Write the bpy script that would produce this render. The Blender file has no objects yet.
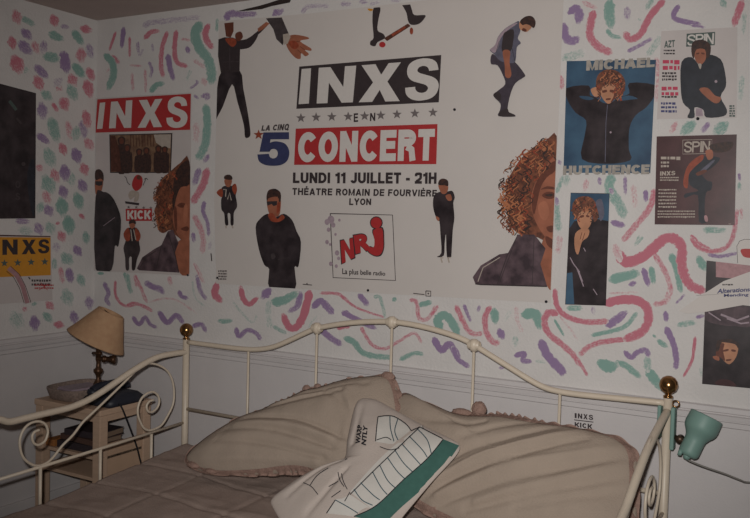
import bpy, bmesh, math, random
from mathutils import Vector, Matrix, noise
random.seed(7)
SC = bpy.context.scene
COL = SC.collection
# ------------------------------------------------------------------ camera
FPX = 843.415
CAM = Vector((3.45682, -3.09939, 1.51583))
RT = Vector((0.8677365, 0.4962921, 0.02697253))
UP = Vector((-0.04692261, 0.02777408, 0.99851233))
FW = Vector((-0.49480465, 0.86771121, -0.0473879))
cd = bpy.data.cameras.new('camera'); cam = bpy.data.objects.new('camera', cd); COL.objects.link(cam)
cd.sensor_width = 36; cd.lens = FPX / 750 * 36; cd.clip_start = .05
m = Matrix.Identity(4)
for i in range(3):
    m[i][0] = RT[i]; m[i][1] = UP[i]; m[i][2] = -FW[i]; m[i][3] = CAM[i]
cam.matrix_world = m
SC.camera = cam
vs = SC.view_settings
vs.view_transform = 'Standard'; vs.look = 'None'; vs.gamma = 1; vs.use_curve_mapping = False
vs.exposure = 0.0

def ray(x, y): return FW + RT * ((x - 375) / FPX) - UP * ((y - 259) / FPX)
def on(x, y, ax, v):
    """point of the world plane axis=v seen along the sight line through (x, y)"""
    d = ray(x, y); return CAM + d * ((v - CAM[ax]) / d[ax])
def crop(c, pts):
    return [(c[0] + a / c[2], c[1] + b / c[2]) for a, b in pts]
def ps(s): return [tuple(float(q) for q in t.split(',')) for t in s.split()]

# ------------------------------------------------------------------ materials
def lin(c):
    return tuple(((v / 255 + .055) / 1.055) ** 2.4 if v > 10 else v / 255 / 12.92 for v in c) + (1,)
MATS = {}
def mat(name, col, rough=.6, metal=0., var=.0, vscale=40., col2=None, bump=0., bscale=60., spec=.3, stretch=None):
    if name in MATS: return MATS[name]
    m = bpy.data.materials.new(name); m.use_nodes = True; MATS[name] = m
    n = m.node_tree.nodes; l = m.node_tree.links; p = n['Principled BSDF']
    p.inputs['Base Color'].default_value = lin(col); p.inputs['Roughness'].default_value = rough
    p.inputs['Metallic'].default_value = metal; p.inputs['Specular IOR Level'].default_value = spec
    if var or col2 or bump:
        tc = n.new('ShaderNodeTexCoord'); src = tc.outputs['Object']
        if stretch:
            mp = n.new('ShaderNodeMapping'); mp.inputs['Scale'].default_value = stretch
            l.new(src, mp.inputs['Vector']); src = mp.outputs['Vector']
    if var or col2:
        t = n.new('ShaderNodeTexNoise'); t.inputs['Scale'].default_value = vscale; t.inputs['Detail'].default_value = 6
        l.new(src, t.inputs['Vector'])
        r = n.new('ShaderNodeValToRGB'); l.new(t.outputs['Fac'], r.inputs['Fac'])
        c1 = lin(col); c2 = lin(col2) if col2 else tuple(v * (1 - var) for v in c1[:3]) + (1,)
        r.color_ramp.elements[0].position = .35; r.color_ramp.elements[1].position = .65
        r.color_ramp.elements[0].color = c2; r.color_ramp.elements[1].color = c1
        l.new(r.outputs['Color'], p.inputs['Base Color'])
    if bump:
        t = n.new('ShaderNodeTexNoise'); t.inputs['Scale'].default_value = bscale; t.inputs['Detail'].default_value = 5
        l.new(src, t.inputs['Vector'])
        b = n.new('ShaderNodeBump'); b.inputs['Strength'].default_value = bump; b.inputs['Distance'].default_value = .01
        l.new(t.outputs['Fac'], b.inputs['Height']); l.new(b.outputs['Normal'], p.inputs['Normal'])
    return m

WALLC = (204, 200, 198)
def wall_mat(name, col): return mat(name, col, .75, var=.06, vscale=6, bump=.25, bscale=90)
M_wall = wall_mat('wallpaper_white', WALLC)
def brush_mat(name, col):
    """sponged / dry-brushed emulsion: coverage attribute against streaky noise"""
    m = bpy.data.materials.new(name); m.use_nodes = True; MATS[name] = m
    n = m.node_tree.nodes; l = m.node_tree.links; p = n['Principled BSDF']
    p.inputs['Roughness'].default_value = .75; p.inputs['Specular IOR Level'].default_value = .25
    a = n.new('ShaderNodeAttribute'); a.attribute_name = 'cover'
    uv = n.new('ShaderNodeUVMap'); uv.uv_map = 'UVMap'
    mp = n.new('ShaderNodeMapping'); mp.inputs['Scale'].default_value = (40, 210, 1)
    l.new(uv.outputs['UV'], mp.inputs['Vector'])
    t = n.new('ShaderNodeTexNoise'); t.inputs['Scale'].default_value = 1; t.inputs['Detail'].default_value = 4
    l.new(mp.outputs['Vector'], t.inputs['Vector'])
    tc = n.new('ShaderNodeTexCoord')
    t2 = n.new('ShaderNodeTexNoise'); t2.inputs['Scale'].default_value = 130; t2.inputs['Detail'].default_value = 4
    l.new(tc.outputs['Object'], t2.inputs['Vector'])
    ad = n.new('ShaderNodeMath'); ad.operation = 'ADD'; l.new(t.outputs['Fac'], ad.inputs[0]); l.new(t2.outputs['Fac'], ad.inputs[1])
    s = n.new('ShaderNodeMath'); s.operation = 'MULTIPLY_ADD'; l.new(a.outputs['Fac'], s.inputs[0]); s.inputs[1].default_value = 1.5; l.new(ad.outputs[0], s.inputs[2])
    r = n.new('ShaderNodeMapRange'); r.interpolation_type = 'SMOOTHSTEP'; l.new(s.outputs[0], r.inputs['Value'])
    r.inputs['From Min'].default_value = 1.02; r.inputs['From Max'].default_value = 1.95
    mx = n.new('ShaderNodeMix'); mx.data_type = 'RGBA'; l.new(r.outputs['Result'], mx.inputs['Factor'])
    mx.inputs['A'].default_value = lin(WALLC); mx.inputs['B'].default_value = lin(col)
    l.new(mx.outputs['Result'], p.inputs['Base Color'])
    return m
M_P = brush_mat('brushed_pink', (184, 112, 126)); M_V = brush_mat('brushed_violet', (140, 118, 152)); M_G = brush_mat('brushed_green', (126, 158, 150))
M_dado = mat('dado_paint', (195, 190, 190), .55, var=.04, vscale=8, bump=.08, bscale=150)
M_ceil = mat('ceiling_paint', (178, 164, 158), .9, var=.05, vscale=5)
M_floor = mat('floor_carpet', (120, 105, 95), .95, var=.2, vscale=60, bump=.5, bscale=300)
M_plain = mat('plain_wall', (104, 98, 95), .8, var=.05, vscale=5)
M_gap = mat('torn_gap', (52, 42, 40), .9, var=.3, vscale=30)
M_paper = mat('poster_paper', (197, 190, 186), .5, var=.03, vscale=5, bump=.05, bscale=9)
M_paper2 = mat('magazine_paper', (190, 182, 180), .4, var=.05, vscale=9, bump=.08, bscale=25)
def ink(name, c, var=.12, rough=.5, **k): return mat('ink_' + name, c, rough, var=var, vscale=k.pop('vscale', 60), **k)
I_black = ink('black', (58, 50, 52)); I_char = ink('charcoal', (74, 66, 68), .3); I_red = ink('red', (168, 50, 52), .08)
I_white = ink('white', (200, 194, 190), .04); I_grey = ink('grey', (112, 104, 104)); I_navy = ink('navy', (58, 62, 96))
I_skin = ink('skin', (158, 98, 76), .25, vscale=25); I_skin2 = ink('tan_skin', (188, 134, 104), .25, vscale=18); I_shade = ink('face_shade', (104, 60, 48), .2)
I_brown = ink('brown', (92, 56, 46), .4); I_hair = ink('hair', (128, 78, 58), col2=(84, 52, 42), vscale=60); I_dhair = ink('dark_hair', (72, 50, 44), col2=(48, 38, 38), vscale=90)
I_mid = ink('mid_skin', (170, 108, 84), .15, vscale=20); I_lock = ink('hair_lock', (176, 112, 78), .2); I_rust = ink('rust', (150, 72, 52), .3); I_plum = ink('plum_leather_and_glare', (96, 78, 84), col2=(58, 46, 52), vscale=22)
I_slate = ink('slate', (96, 94, 110), .25); I_dslate = ink('dark_slate', (70, 62, 72), .25)
I_blue = ink('poster_blue', (62, 92, 116), col2=(44, 66, 90), vscale=8); I_yellow = ink('ochre', (196, 136, 46), .06)
I_tan = ink('tan_photo', (132, 104, 82), col2=(92, 66, 54), vscale=30); I_maroon = ink('maroon', (84, 56, 58), col2=(66, 44, 46), vscale=12, rough=.35)
I_pink = ink('pink', (186, 66, 92), .15); I_text = ink('pale_text', (172, 160, 150)); I_pblack = ink('photo_black', (62, 54, 57), col2=(40, 34, 37), vscale=16, rough=.35)
I_lblue = ink('label_blue', (66, 68, 112)); I_dust = ink('dusty_rose', (170, 130, 134), .2); I_mauve = ink('mauve', (160, 142, 152), .2)
I_bdk = ink('dark_blue_grey', (48, 50, 58), .3, vscale=30); I_green = ink('dull_green', (78, 92, 88)); I_kgrey = ink('title_grey', (166, 158, 150), col2=(140, 134, 128), vscale=50)

M_cream = mat('cream_enamel', (206, 192, 174), .42, spec=.5, var=.05, vscale=20)
M_brass = mat('brass', (152, 114, 74), .2, metal=.9)
M_dbrass = mat('dark_brass', (84, 60, 44), .4, metal=.6)
M_spread = mat('bedspread_cotton', (164, 146, 137), .95, var=.1, vscale=18, bump=.35, bscale=140, spec=.1)
M_pillow = mat('pillow_cotton', (163, 148, 135), .95, var=.05, vscale=14, bump=.3, bscale=160, spec=.1)
M_ruffle = mat('ruffle_lace', (158, 130, 119), .95, var=.2, vscale=120, bump=.6, bscale=220, spec=.1)
M_cush = mat('cushion_white', (190, 178, 170), .9, var=.05, vscale=14, bump=.2, bscale=200, spec=.1)
M_cblack = mat('print_black', (36, 34, 40), .9); M_cgreen = mat('print_green', (64, 102, 94), .9, var=.12, vscale=40)
M_cteal = mat('print_teal_line', (50, 78, 88), .9); M_cwhite = mat('print_white', (202, 198, 192), .9, var=.04, vscale=30)
M_shade = mat('shade_fabric', (180, 146, 114), .85, var=.1, vscale=30, bump=.2, bscale=200, col2=(170, 134, 104))
M_tealp = mat('teal_enamel', (116, 146, 138), .5, spec=.4, var=.05, vscale=20)
M_steel = mat('dark_steel', (88, 72, 60), .4, metal=.7)
M_cable = mat('grey_cable', (120, 116, 112), .6); M_bcable = mat('black_cable', (30, 28, 32), .6)
M_wood = mat('cream_painted_wood', (188, 160, 138), .6, var=.08, vscale=14, stretch=(1, 1, 8))
M_dark = mat('dark_plastic', (40, 42, 52), .45, var=.1, vscale=20)
M_wick = mat('grey_wicker', (142, 124, 115), .8, var=.35, vscale=90, bump=.4, bscale=160)
M_ply = mat('beige_panel', (186, 156, 132), .7, var=.08, vscale=10)

# ------------------------------------------------------------------ mesh builder
class MB:
    def __init__(s): s.v = []; s.f = []; s.mi = []; s.m = []; s.uv = {}; s.cov = {}; s.sm = []
    def mid(s, m):
        if m not in s.m: s.m.append(m)
        return s.m.index(m)
    def face(s, idx, m, smooth=False): s.f.append(tuple(idx)); s.mi.append(s.mid(m)); s.sm.append(smooth)
    def poly(s, pts, m):
        b = len(s.v); s.v += [Vector(p) for p in pts]; s.face(range(b, b + len(pts)), m)
    def grid(s, rows, m, closed=False, smooth=True, closed_v=False):
        b = len(s.v); nr = len(rows); nc = len(rows[0])
        for r in rows: s.v += [Vector(p) for p in r]
        for i in range(nr if closed_v else nr - 1):
            for j in range(nc if closed else nc - 1):
                i2 = (i + 1) % nr; j2 = (j + 1) % nc
                s.face((b + i * nc + j, b + i * nc + j2, b + i2 * nc + j2, b + i2 * nc + j), m, smooth)
        return b
    def box(s, lo, hi, m, bev=0.):
        bm = bmesh.new(); bmesh.ops.create_cube(bm, size=1)
        lo = Vector(lo); hi = Vector(hi); c = (lo + hi) / 2; d = hi - lo
        for v in bm.verts: v.co = Vector((c[i] + v.co[i] * d[i] for i in range(3)))
        if bev: bmesh.ops.bevel(bm, geom=bm.edges[:], offset=bev, segments=2, affect='EDGES', profile=.5)
        s.bm(bm, m)
    def bm(s, bm, m, M=None, smooth=False):
        bm.verts.index_update(); b = len(s.v)
        for v in bm.verts: s.v.append((M @ v.co) if M else v.co.copy())
        for f in bm.faces: s.face([b + v.index for v in f.verts], m, smooth)
        bm.free()
    def tube(s, pts, r, m, n=10, closed=False, caps=True):
        pts = [Vector(p) for p in pts]; k = len(pts)
        rr = r if isinstance(r, (list, tuple)) else [r] * k
        T = []
        for i in range(k):
            a = pts[(i - 1) % k] if (closed or i > 0) else pts[i]; b = pts[(i + 1) % k] if (closed or i < k - 1) else pts[i]
            T.append((b - a).normalized())
        ref = Vector((0, 0, 1)) if abs(T[0].z) < .9 else Vector((1, 0, 0))
        nrm = (ref - T[0] * ref.dot(T[0])).normalized(); rows = []
        for i in range(k):
            nrm = (nrm - T[i] * nrm.dot(T[i])).normalized(); bi = T[i].cross(nrm)
            rows.append([pts[i] + (nrm * math.cos(2 * math.pi * j / n) + bi * math.sin(2 * math.pi * j / n)) * rr[i] for j in range(n)])
        b = s.grid(rows, m, closed=True, closed_v=closed)
        if caps and not closed:
            s.face(range(b + n - 1, b - 1, -1), m); e = b + (k - 1) * n; s.face(range(e, e + n), m)
    def lathe(s, prof, m, base=(0, 0, 0), axis=(0, 0, 1), n=28):
        z = Vector(axis).normalized(); x = z.orthogonal().normalized(); y = z.cross(x); base = Vector(base)
        rows = [[base + z * h + (x * math.cos(2 * math.pi * j / n) + y * math.sin(2 * math.pi * j / n)) * r for j in range(n)] for r, h in prof]
        s.grid(rows, m, closed=True)
    def ball(s, c, r, m, sc=(1, 1, 1)):
        bm = bmesh.new(); bmesh.ops.create_uvsphere(bm, u_segments=20, v_segments=12, radius=r)
        s.bm(bm, m, Matrix.Translation(Vector(c)) @ Matrix.Diagonal((*sc, 1)), True)
    def build(s, name, parent=None, origin=None):
        me = bpy.data.meshes.new(name); o = bpy.data.objects.new(name, me); COL.objects.link(o)
        og = Vector(origin) if origin else Vector((0, 0, 0))
        me.from_pydata([tuple(v - og) for v in s.v], [], s.f)
        for m_ in s.m: me.materials.append(m_)
        me.polygons.foreach_set('material_index', s.mi); me.polygons.foreach_set('use_smooth', s.sm)
        if s.uv:
            u = me.uv_layers.new(name='UVMap')
            for lp in me.loops: u.data[lp.index].uv = s.uv.get(lp.vertex_index, (0, 0))
            a = me.attributes.new('cover', 'FLOAT', 'POINT')
            for i, c in s.cov.items(): a.data[i].value = c
        me.update()
        if parent:
            o.parent = parent; o.location = og - parent.location
        else: o.location = og
        return o
def tag(o, label, cat, group=None):
    o['label'] = label; o['category'] = cat
    if group: o['group'] = group
    return o
def thing(name, loc, label, cat, group=None):
    o = bpy.data.objects.new(name, None); o.empty_display_size = .05; COL.objects.link(o); o.location = loc
    return tag(o, label, cat, group)
def struct(o): o['kind'] = 'structure'; return o
def cr(pts, n=6, closed=False):
    """Catmull-Rom through the points"""
    P = [Vector(p) for p in pts]; k = len(P); out = []
    for i in range(k if closed else k - 1):
        g = (lambda j: P[j % k]) if closed else (lambda j: P[max(0, min(k - 1, j))])
        a, b, c, d = g(i - 1), g(i), g(i + 1), g(i + 2)
        for t in range(n):
            t /= n
            out.append(.5 * ((2 * b) + (c - a) * t + (2 * a - 5 * b + 4 * c - d) * t * t + (3 * b - a - 3 * c + d) * t ** 3))
    if not closed: out.append(P[-1])
    return out
# ------------------------------------------------------------------ room
RX, RY, RZ = 4.35, -4.1, 2.5
def back(p, d=0.): q = on(p[0], p[1], 1, 0); return Vector((q.x, -d, q.z))
def left(p, d=0.): q = on(p[0], p[1], 0, 0); return Vector((d, q.y, q.z))
ZD0, ZD1 = .835, .905      # dado rail
LIFT = [.0003]
def stroke(mb, proj, code, cov, w, c, pts, taper=1., uvo=[0.]):
    """one brush mark on the wall: ribbon with rounded, worn ends"""
    LIFT[0] += .0000042
    M = {'P': M_P, 'V': M_V, 'G': M_G}[code]
    pts = crop(c, pts); w = w * 1.28 / c[2]
    P = [Vector((a, b, 0)) for a, b in pts]
    if len(P) == 1: P = [P[0] - Vector((0, w * .3, 0)), P[0] + Vector((0, w * .3, 0))]
    # extend so that the rounded ends come out at full length
    P = cr(P, 7); k = len(P); L = [0.]
    for i in range(1, k): L.append(L[-1] + (P[i] - P[i - 1]).length)
    tot = L[-1] or 1.; e = min(w * .45, tot * .6)
    P[0] = P[0] - (P[1] - P[0]).normalized() * e * .6; P[-1] = P[-1] + (P[-1] - P[-2]).normalized() * e * .6
    rows = []; info = []; u0 = uvo[0]; uvo[0] += 3.7; s1 = random.uniform(.85, 1.); s2 = random.uniform(.7, 1.)
    for i in range(k):
        a = P[max(0, i - 1)]; b = P[min(k - 1, i + 1)]; t = (b - a).normalized(); nr = Vector((-t.y, t.x, 0))
        f = i / (k - 1); end = min(1., min(f, 1 - f) * tot / max(e, .01) * .8 + .25)
        ww = w * .5 * (math.sin(end * math.pi / 2)) * (s1 + (s2 - s1) * f * taper) * (1 + .16 * noise.noise(Vector((u0 + i * .6, 3, 1)))) * 1.12
        row = []
        for j in range(7):
            g = j / 3 - 1
            jig = .12 * w * noise.noise(Vector((u0 + i * .9, j * 2.1, 5))) if j in (0, 6) else 0
            q = P[i] + nr * (g * ww + jig); row.append(q)
            ed = 1 - abs(g) ** 3; info.append(((u0 + L[i] * .0045, g * ww * .0045), cov * (.55 + .45 * min(1., ed * 1.2)) * (1 if 0 < i < k - 1 else .45) * (1 - .25 * f)))
        rows.append([proj((q.x, q.y), LIFT[0] + i * 1.5e-6) for q in row])
    b = mb.grid(rows, M, smooth=False)
    for i, (uv, cv) in enumerate(info): mb.uv[b + i] = uv; mb.cov[b + i] = cv

# marks: colour, coverage, width, points -- grouped by the patch of wall they were measured on
MK_LEFT = {
(0, 0, 4.98): '''P .6 42 75,60 92,112|G .6 26 112,90 168,122|P .7 36 262,82 278,122|V .5 20 308,130 340,136|G .7 36 252,168 310,196|G .75 32 368,160 408,215|P .7 34 408,140 450,152|V .5 30 440,225 455,282|P .6 42 402,250 405,300|G .7 38 225,278 288,292|V .85 42 315,268 332,352|V .7 36 115,152 150,188|P .7 38 55,190 68,238|V .7 42 102,215 150,262|P .5 34 170,215 188,262|V .5 30 218,210 216,258|P .75 56 72,290 98,350|G .4 30 112,345 138,352|V .7 34 180,332 232,382|G .8 36 370,325 412,375|P .7 30 440,345 462,395|P .6 44 352,380 370,422|P .65 46 180,388 205,440|V .35 50 280,400 300,420|P .5 34 285,430 305,445|P .7 42 430,410 450,475|G .6 42 345,432 375,490|G .6 34 215,460 250,490|P .6 34 310,495 340,520''',
(0, 90, 4.98): '''V .65 50 205,75 215,132|P .7 16 262,68 288,105|P .7 38 308,50 330,95|P .65 40 424,112 440,178|V .55 36 412,160 420,230|G .65 46 255,150 285,250|P .45 26 335,160 355,240|G .5 36 382,190 375,245|V .75 34 192,225 238,260|P .55 38 430,250 458,290|P .7 40 305,275 322,315|V .8 44 372,302 390,355|G .55 46 232,300 262,370|P .5 30 185,380 208,396|P .65 40 412,375 428,415|P .55 42 265,405 285,450|V .75 46 318,385 328,440|G .45 42 348,420 358,468|G .6 58 225,440 255,500|V .7 38 400,455 422,500''',
(0, 180, 4.98): '''P .5 38 224,65 242,110|G .5 36 206,120 192,160|G .75 54 305,100 312,168|G .7 48 380,75 400,135|V .65 42 232,135 252,170|V .7 42 308,38 322,80|P .7 18 398,172 418,190|G .75 48 335,190 350,260|P .6 13 280,218 296,212|V .6 42 185,225 202,262|G .5 42 242,220 260,260|P .6 38 298,265 318,300|G .6 32 425,265 432,310|V .75 36 375,335 398,370|V .35 42 278,320 285,350|G .6 48 318,375 348,410|V .6 26 85,205 140,206|G .4 36 100,250 155,256|G .5 22 270,395 270,440''',
(0, 260, 4.98): '''P .5 20 300,40 312,110|V .75 34 342,50 352,105|G .6 36 395,80 412,122|G .5 58 325,160 345,212|V .6 40 440,192 448,235|P .6 36 236,215 262,240|G .6 36 222,270 252,300|V .75 46 168,290 176,340|P .7 32 275,320 312,325|V .65 40 362,265 376,310|G .4 56 70,270 100,330|P .5 28 118,240 132,250|G .5 14 160,222 182,214''',
}
MK_BACK = {
(0, 0, 4.98): '''P .7 12 576,160 545,250|V .8 20 616,140 606,235|P .6 11 646,185 646,285|G .75 30 525,275 558,310 566,370 540,440|P .6 20 560,280 592,312|V .4 12 682,215 695,275 712,245|P .3 8 530,358 545,340''',
(0, 260, 4.98): '''V .6 20 520,115 540,165 530,195 545,225|P .6 11 575,105 575,170 600,215 640,230 690,220 745,250|G .6 14 620,65 635,110 650,165|P .55 12 675,80 700,140 725,205|G .7 13 490,66 515,68''',
(130, 0, 4.98): '''P .65 22 75,190 105,160 142,155|P .65 18 185,160 160,240 155,330 165,380|P .7 20 230,155 222,250 235,310 282,330|V .75 22 190,275 200,340 216,395|V .45 12 40,210 45,265|V .4 12 110,220 115,255|V .5 14 95,310 110,350 100,385|V .65 20 284,235 292,262|P .4 12 258,195 300,200|G .75 38 350,120 325,165 345,235 385,290 405,350 405,410|P .7 26 390,125 375,170 390,215 410,235|G .5 12 435,95 432,155|V .35 24 70,128 110,112 200,102 350,86|V .65 28 480,95 500,68 560,72 625,68|V .7 20 715,75 742,50|G .7 24 105,455 130,425 165,415|P .35 16 320,300 370,335|V .5 10 300,440 335,415 330,400|P .35 28 365,395 375,420|V .5 12 320,475 340,490|V .55 22 360,480 388,475 378,495|P .4 12 10,365 15,450|P .4 12 75,345 80,460|P .4 10 0,325 60,330|G .3 16 300,350 285,400''',
(200, 0, 5.77): '''V .6 18 430,58 455,80 480,52|V .35 22 590,72 620,40 680,34 740,34''',
(330, 0, 6.25): '''V .4 26 70,22 130,28|V .4 26 190,12 230,12|V .3 18 252,26 312,16|V .35 16 380,6 440,4''',
(130, 100, 4.98): '''G .7 32 378,30 385,120 375,220 340,290|P .3 28 330,120 330,205|V .6 24 345,345 320,420|P .65 28 385,345 365,420 330,480 315,510|V .5 22 390,275 370,310''',
(130, 190, 4.98): '''P .6 20 355,0 325,50 315,60|V .65 17 370,60 365,110 385,160 392,225|P .45 26 320,130 350,190 365,250 360,310|V .6 18 315,215 318,258|V .3 14 400,260 395,300|P .45 12 320,365 340,410 365,460|V .6 16 335,425 345,475 358,510|V .7 22 80,460 110,480 160,500|P .5 14 25,425 35,480|P .4 20 195,435 205,470|P .5 16 550,480 560,515''',
(90, 255, 4.98): '''V .7 20 285,140 315,160 345,165 365,190|V .7 18 445,180 455,205 486,215|V .6 16 535,110 545,170 580,222|P .3 10 520,40 545,80 570,140|P .8 32 632,145 622,195 652,228|V .7 18 215,310 245,345 275,310 300,345 330,360|V .75 24 345,285 385,335 430,300 462,335|P .6 14 185,255 215,240 270,255 310,280|P .3 9 295,235 380,215 450,235 530,290|V .65 20 515,355 555,345 577,380|G .65 16 640,328 705,325|G .3 9 510,130 525,210 570,255|G .55 16 185,95 195,150 205,190|P .5 12 225,100 255,165 285,235''',
(200, 275, 4.98): '''P .8 24 205,70 215,115 245,145 285,115|V .8 38 345,75 315,110|G .75 36 365,135 420,125 480,90|G .3 24 345,130 340,190 350,260|P .9 32 545,85 520,190 485,255 445,260 415,200|V .65 26 500,90 485,155 445,180|V .75 26 565,160 600,130 635,160 660,190|P .55 13 600,90 690,95 745,140|V .75 24 715,185 745,196|G .3 10 165,135 210,190 260,235 285,200|G .6 16 105,235 157,228|V .7 20 180,265 195,305 235,275 280,290 302,320|G .5 14 365,255 430,292|V .75 24 602,268 640,305 702,345|P .65 16 685,265 745,255|G .3 9 540,260 580,205''',
(310, 280, 4.98): '''P .6 11 150,75 220,130 290,160 370,185|V .8 24 165,162 210,185 325,240|V .75 24 245,75 287,122|G .5 14 320,85 350,90 375,190|G .75 20 416,92 426,102|P .5 14 255,235 285,290 320,330 380,340 450,300 520,265 555,312|G .7 26 175,290 220,310 260,360 330,380 400,385|G .6 20 450,395 520,365 562,370|P .5 16 500,100 530,110 545,190 590,190 628,130|G .7 22 545,125 602,110|G .9 32 650,238 635,200 665,175 700,200 738,268|V .85 28 618,292 655,350 695,320 740,390''',
(430, 285, 4.98): '''P .55 20 130,105 160,170 190,225 225,245 257,240|V .65 14 170,100 185,140 202,180|V .6 14 246,105 240,130|P .6 24 300,110 275,160 280,230 310,280 342,290|G .75 34 320,125 326,185|V .8 30 345,225 362,262|G .85 42 468,148 525,145 545,208|G .2 18 400,130 370,180|P .25 16 430,110 435,180 460,230|G .35 26 425,260 425,300|V .75 20 425,352 470,342 462,375 502,380|V .85 36 555,282 585,350 650,420 657,442|P .65 30 640,140 590,140 570,180 590,240 650,290 710,345 747,400|G .7 10 620,172 667,252|P .25 9 640,150 700,220 735,275|V .75 20 115,310 140,370 192,405|V .5 12 345,415 392,402|V .3 14 235,325 290,355|G .3 16 530,380 572,385|P .6 16 5,150 40,105''',
(550, 0, 4.98): '''V .8 36 98,62 130,46 145,70 140,108|V .8 36 70,125 75,180 110,205 138,190|P .7 30 218,60 205,110 200,180 245,235 302,262|P .35 20 165,12 230,40|G .75 42 300,10 295,60 305,130|G .6 20 285,150 310,178 350,187|V .4 28 385,40 385,95|P .75 28 565,5 500,80 450,170 400,195 375,165|G .45 22 510,0 480,42|V .6 16 390,255 440,230 507,192|V .8 22 640,30 615,75 640,100 745,122|G .35 36 70,292 165,262|G .4 9 440,95 455,100|P .5 26 50,380 60,440|P .35 24 530,290 540,400 530,500|G .35 28 490,272 555,182''',
(650, 0, 7.5): '''P .7 42 692,10 630,190|G .5 42 540,5 562,50|G .35 28 710,100 700,250|V .6 18 310,190 412,206''',
(545, 150, 4.98): '''G .4 38 110,135 100,168|G .6 38 335,130 320,190 370,270 392,330|V .6 16 270,140 275,170|P .35 24 205,150 200,198|V .6 16 400,135 400,220|V .6 20 326,195 336,215|V .75 22 502,205 502,252|V .75 26 335,360 392,376|P .55 24 545,200 520,290 440,390 390,450|P .25 28 440,180 450,280|G .4 14 470,430 450,475|G .5 26 55,260 60,330 70,400|V .6 20 55,240 60,270|G .5 18 60,210 90,130|P .3 24 75,430 65,510|V .6 18 70,55 78,70''',
(560, 210, 4.98): '''P .85 42 290,215 330,258 410,235 470,185 520,145 575,145 608,190 605,260 625,340 665,385 715,400|P .45 24 470,220 520,300 550,390 530,450 480,465|G .75 28 555,225 580,300 602,405|G .8 40 255,348 385,315|V .8 26 416,296 440,372|G .75 24 455,288 466,362|V .7 20 348,372 376,362|P .3 8 245,415 392,410|V .5 11 578,465 622,420|P .65 22 655,130 690,170 745,200|G .75 38 690,240 722,292|G .45 12 380,170 412,135|P .35 32 275,180 300,250''',
(545, 290, 4.98): '''P .7 22 50,0 55,60 80,110 140,145 220,160 310,155|G .6 22 115,90 182,90|V .35 28 240,90 242,115|V .8 34 310,172 340,160 402,112|G .65 18 235,225 330,205 400,180 457,115|P .85 34 305,68 370,50 450,50 505,85 515,150 480,210 400,245|P .6 22 400,245 280,260 215,285 175,322|V .7 22 398,308 430,335 460,310 500,300 517,328|G .85 50 275,362 320,382 352,372|G .7 24 350,365 400,375 472,432|V .75 24 600,112 605,152|V .8 26 605,190 640,270 655,345 650,388|G .6 12 538,225 552,235|G .65 22 563,252 607,282|G .5 34 510,340 512,400|G .75 40 515,405 550,450 582,490|P .7 14 748,235 732,350 690,430|G .5 26 665,175 720,165 747,165|P .45 22 545,70 600,60 612,10|P .6 14 165,350 185,380 210,425''',
(600, 200, 4.98): '''P .6 20 455,190 490,235 560,255 630,235 665,170 682,50|G .55 26 520,148 622,152|V .6 16 540,270 600,280 682,265''',
(630, 60, 6.24): '''P .45 24 290,390 255,452|G .6 58 395,395 330,452|V .6 26 490,395 450,447|G .6 56 600,400 535,452|G .35 28 700,100 690,250''',
(640, 130, 4.936): '''V .6 12 490,215 492,250|G .45 18 490,262 490,300|G .5 18 370,495 420,490|P .35 14 500,390 502,440''',
(660, 290, 4.93): '''V .6 15 180,135 217,126|G .3 14 203,380 203,425''',
}
def STK(mb, proj, D, k=1.):
    for c, t in D.items():
        for s in t.split('|'):
            q = s.split(); stroke(mb, proj, q[0], float(q[1]) * k, float(q[2]), c, ps(' '.join(q[3:])))
def STK_BACK(mb): STK(mb, lambda p, d: back(p, d), MK_BACK, .94)
def STK_LEFT(mb): STK(mb, lambda p, d: left(p, d), MK_LEFT, .86)


def random_marks(mb, mk, x0, x1, z0, z1, n, big):
    """more of the same marks where the walls run on outside the photo"""
    for _ in range(n):
        LIFT[0] += .000004
        x = random.uniform(x0, x1); z = random.uniform(z0, z1); a = random.uniform(0, 6.28); l = random.uniform(.03, .22 if big else .05)
        M = random.choice((M_P, M_V, M_G)); w = random.uniform(.012, .03) if big else .03
        rows = []; u0 = random.uniform(100, 900); cv = random.uniform(.4, .85); bend = random.uniform(-2.5, 2.5) if big else .5
        px, pz = x, z
        for i in range(9):
            aa = a + bend * i / 8; px += math.cos(aa) * l / 8; pz += math.sin(aa) * l / 8
            ww = w * math.sin(math.pi * (i + .6) / 9.2)
            rows.append([(px - math.sin(aa) * ww * g, min(z1 + .04, max(z0 - .03, pz + math.cos(aa) * ww * g))) for g in (-1, -.5, 0, .5, 1)])
        b = mb.grid([[mk(*q) for q in r] for r in rows], M, smooth=False)
        for i in range(9):
            for j in range(5): mb.uv[b + i * 5 + j] = (u0 + i * l / 8, (j - 2) * w / 2); mb.cov[b + i * 5 + j] = cv * (1 if 0 < j < 4 else .5)

wb = MB()
wb.box((-.1, 0, 0), (RX + .1, .1, RZ + .1), M_wall)
STK_BACK(wb)
random_marks(wb, lambda x, z: Vector((x, -LIFT[0], z)), 3.22, 4.3, .98, 2.42, 60, True)
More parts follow.
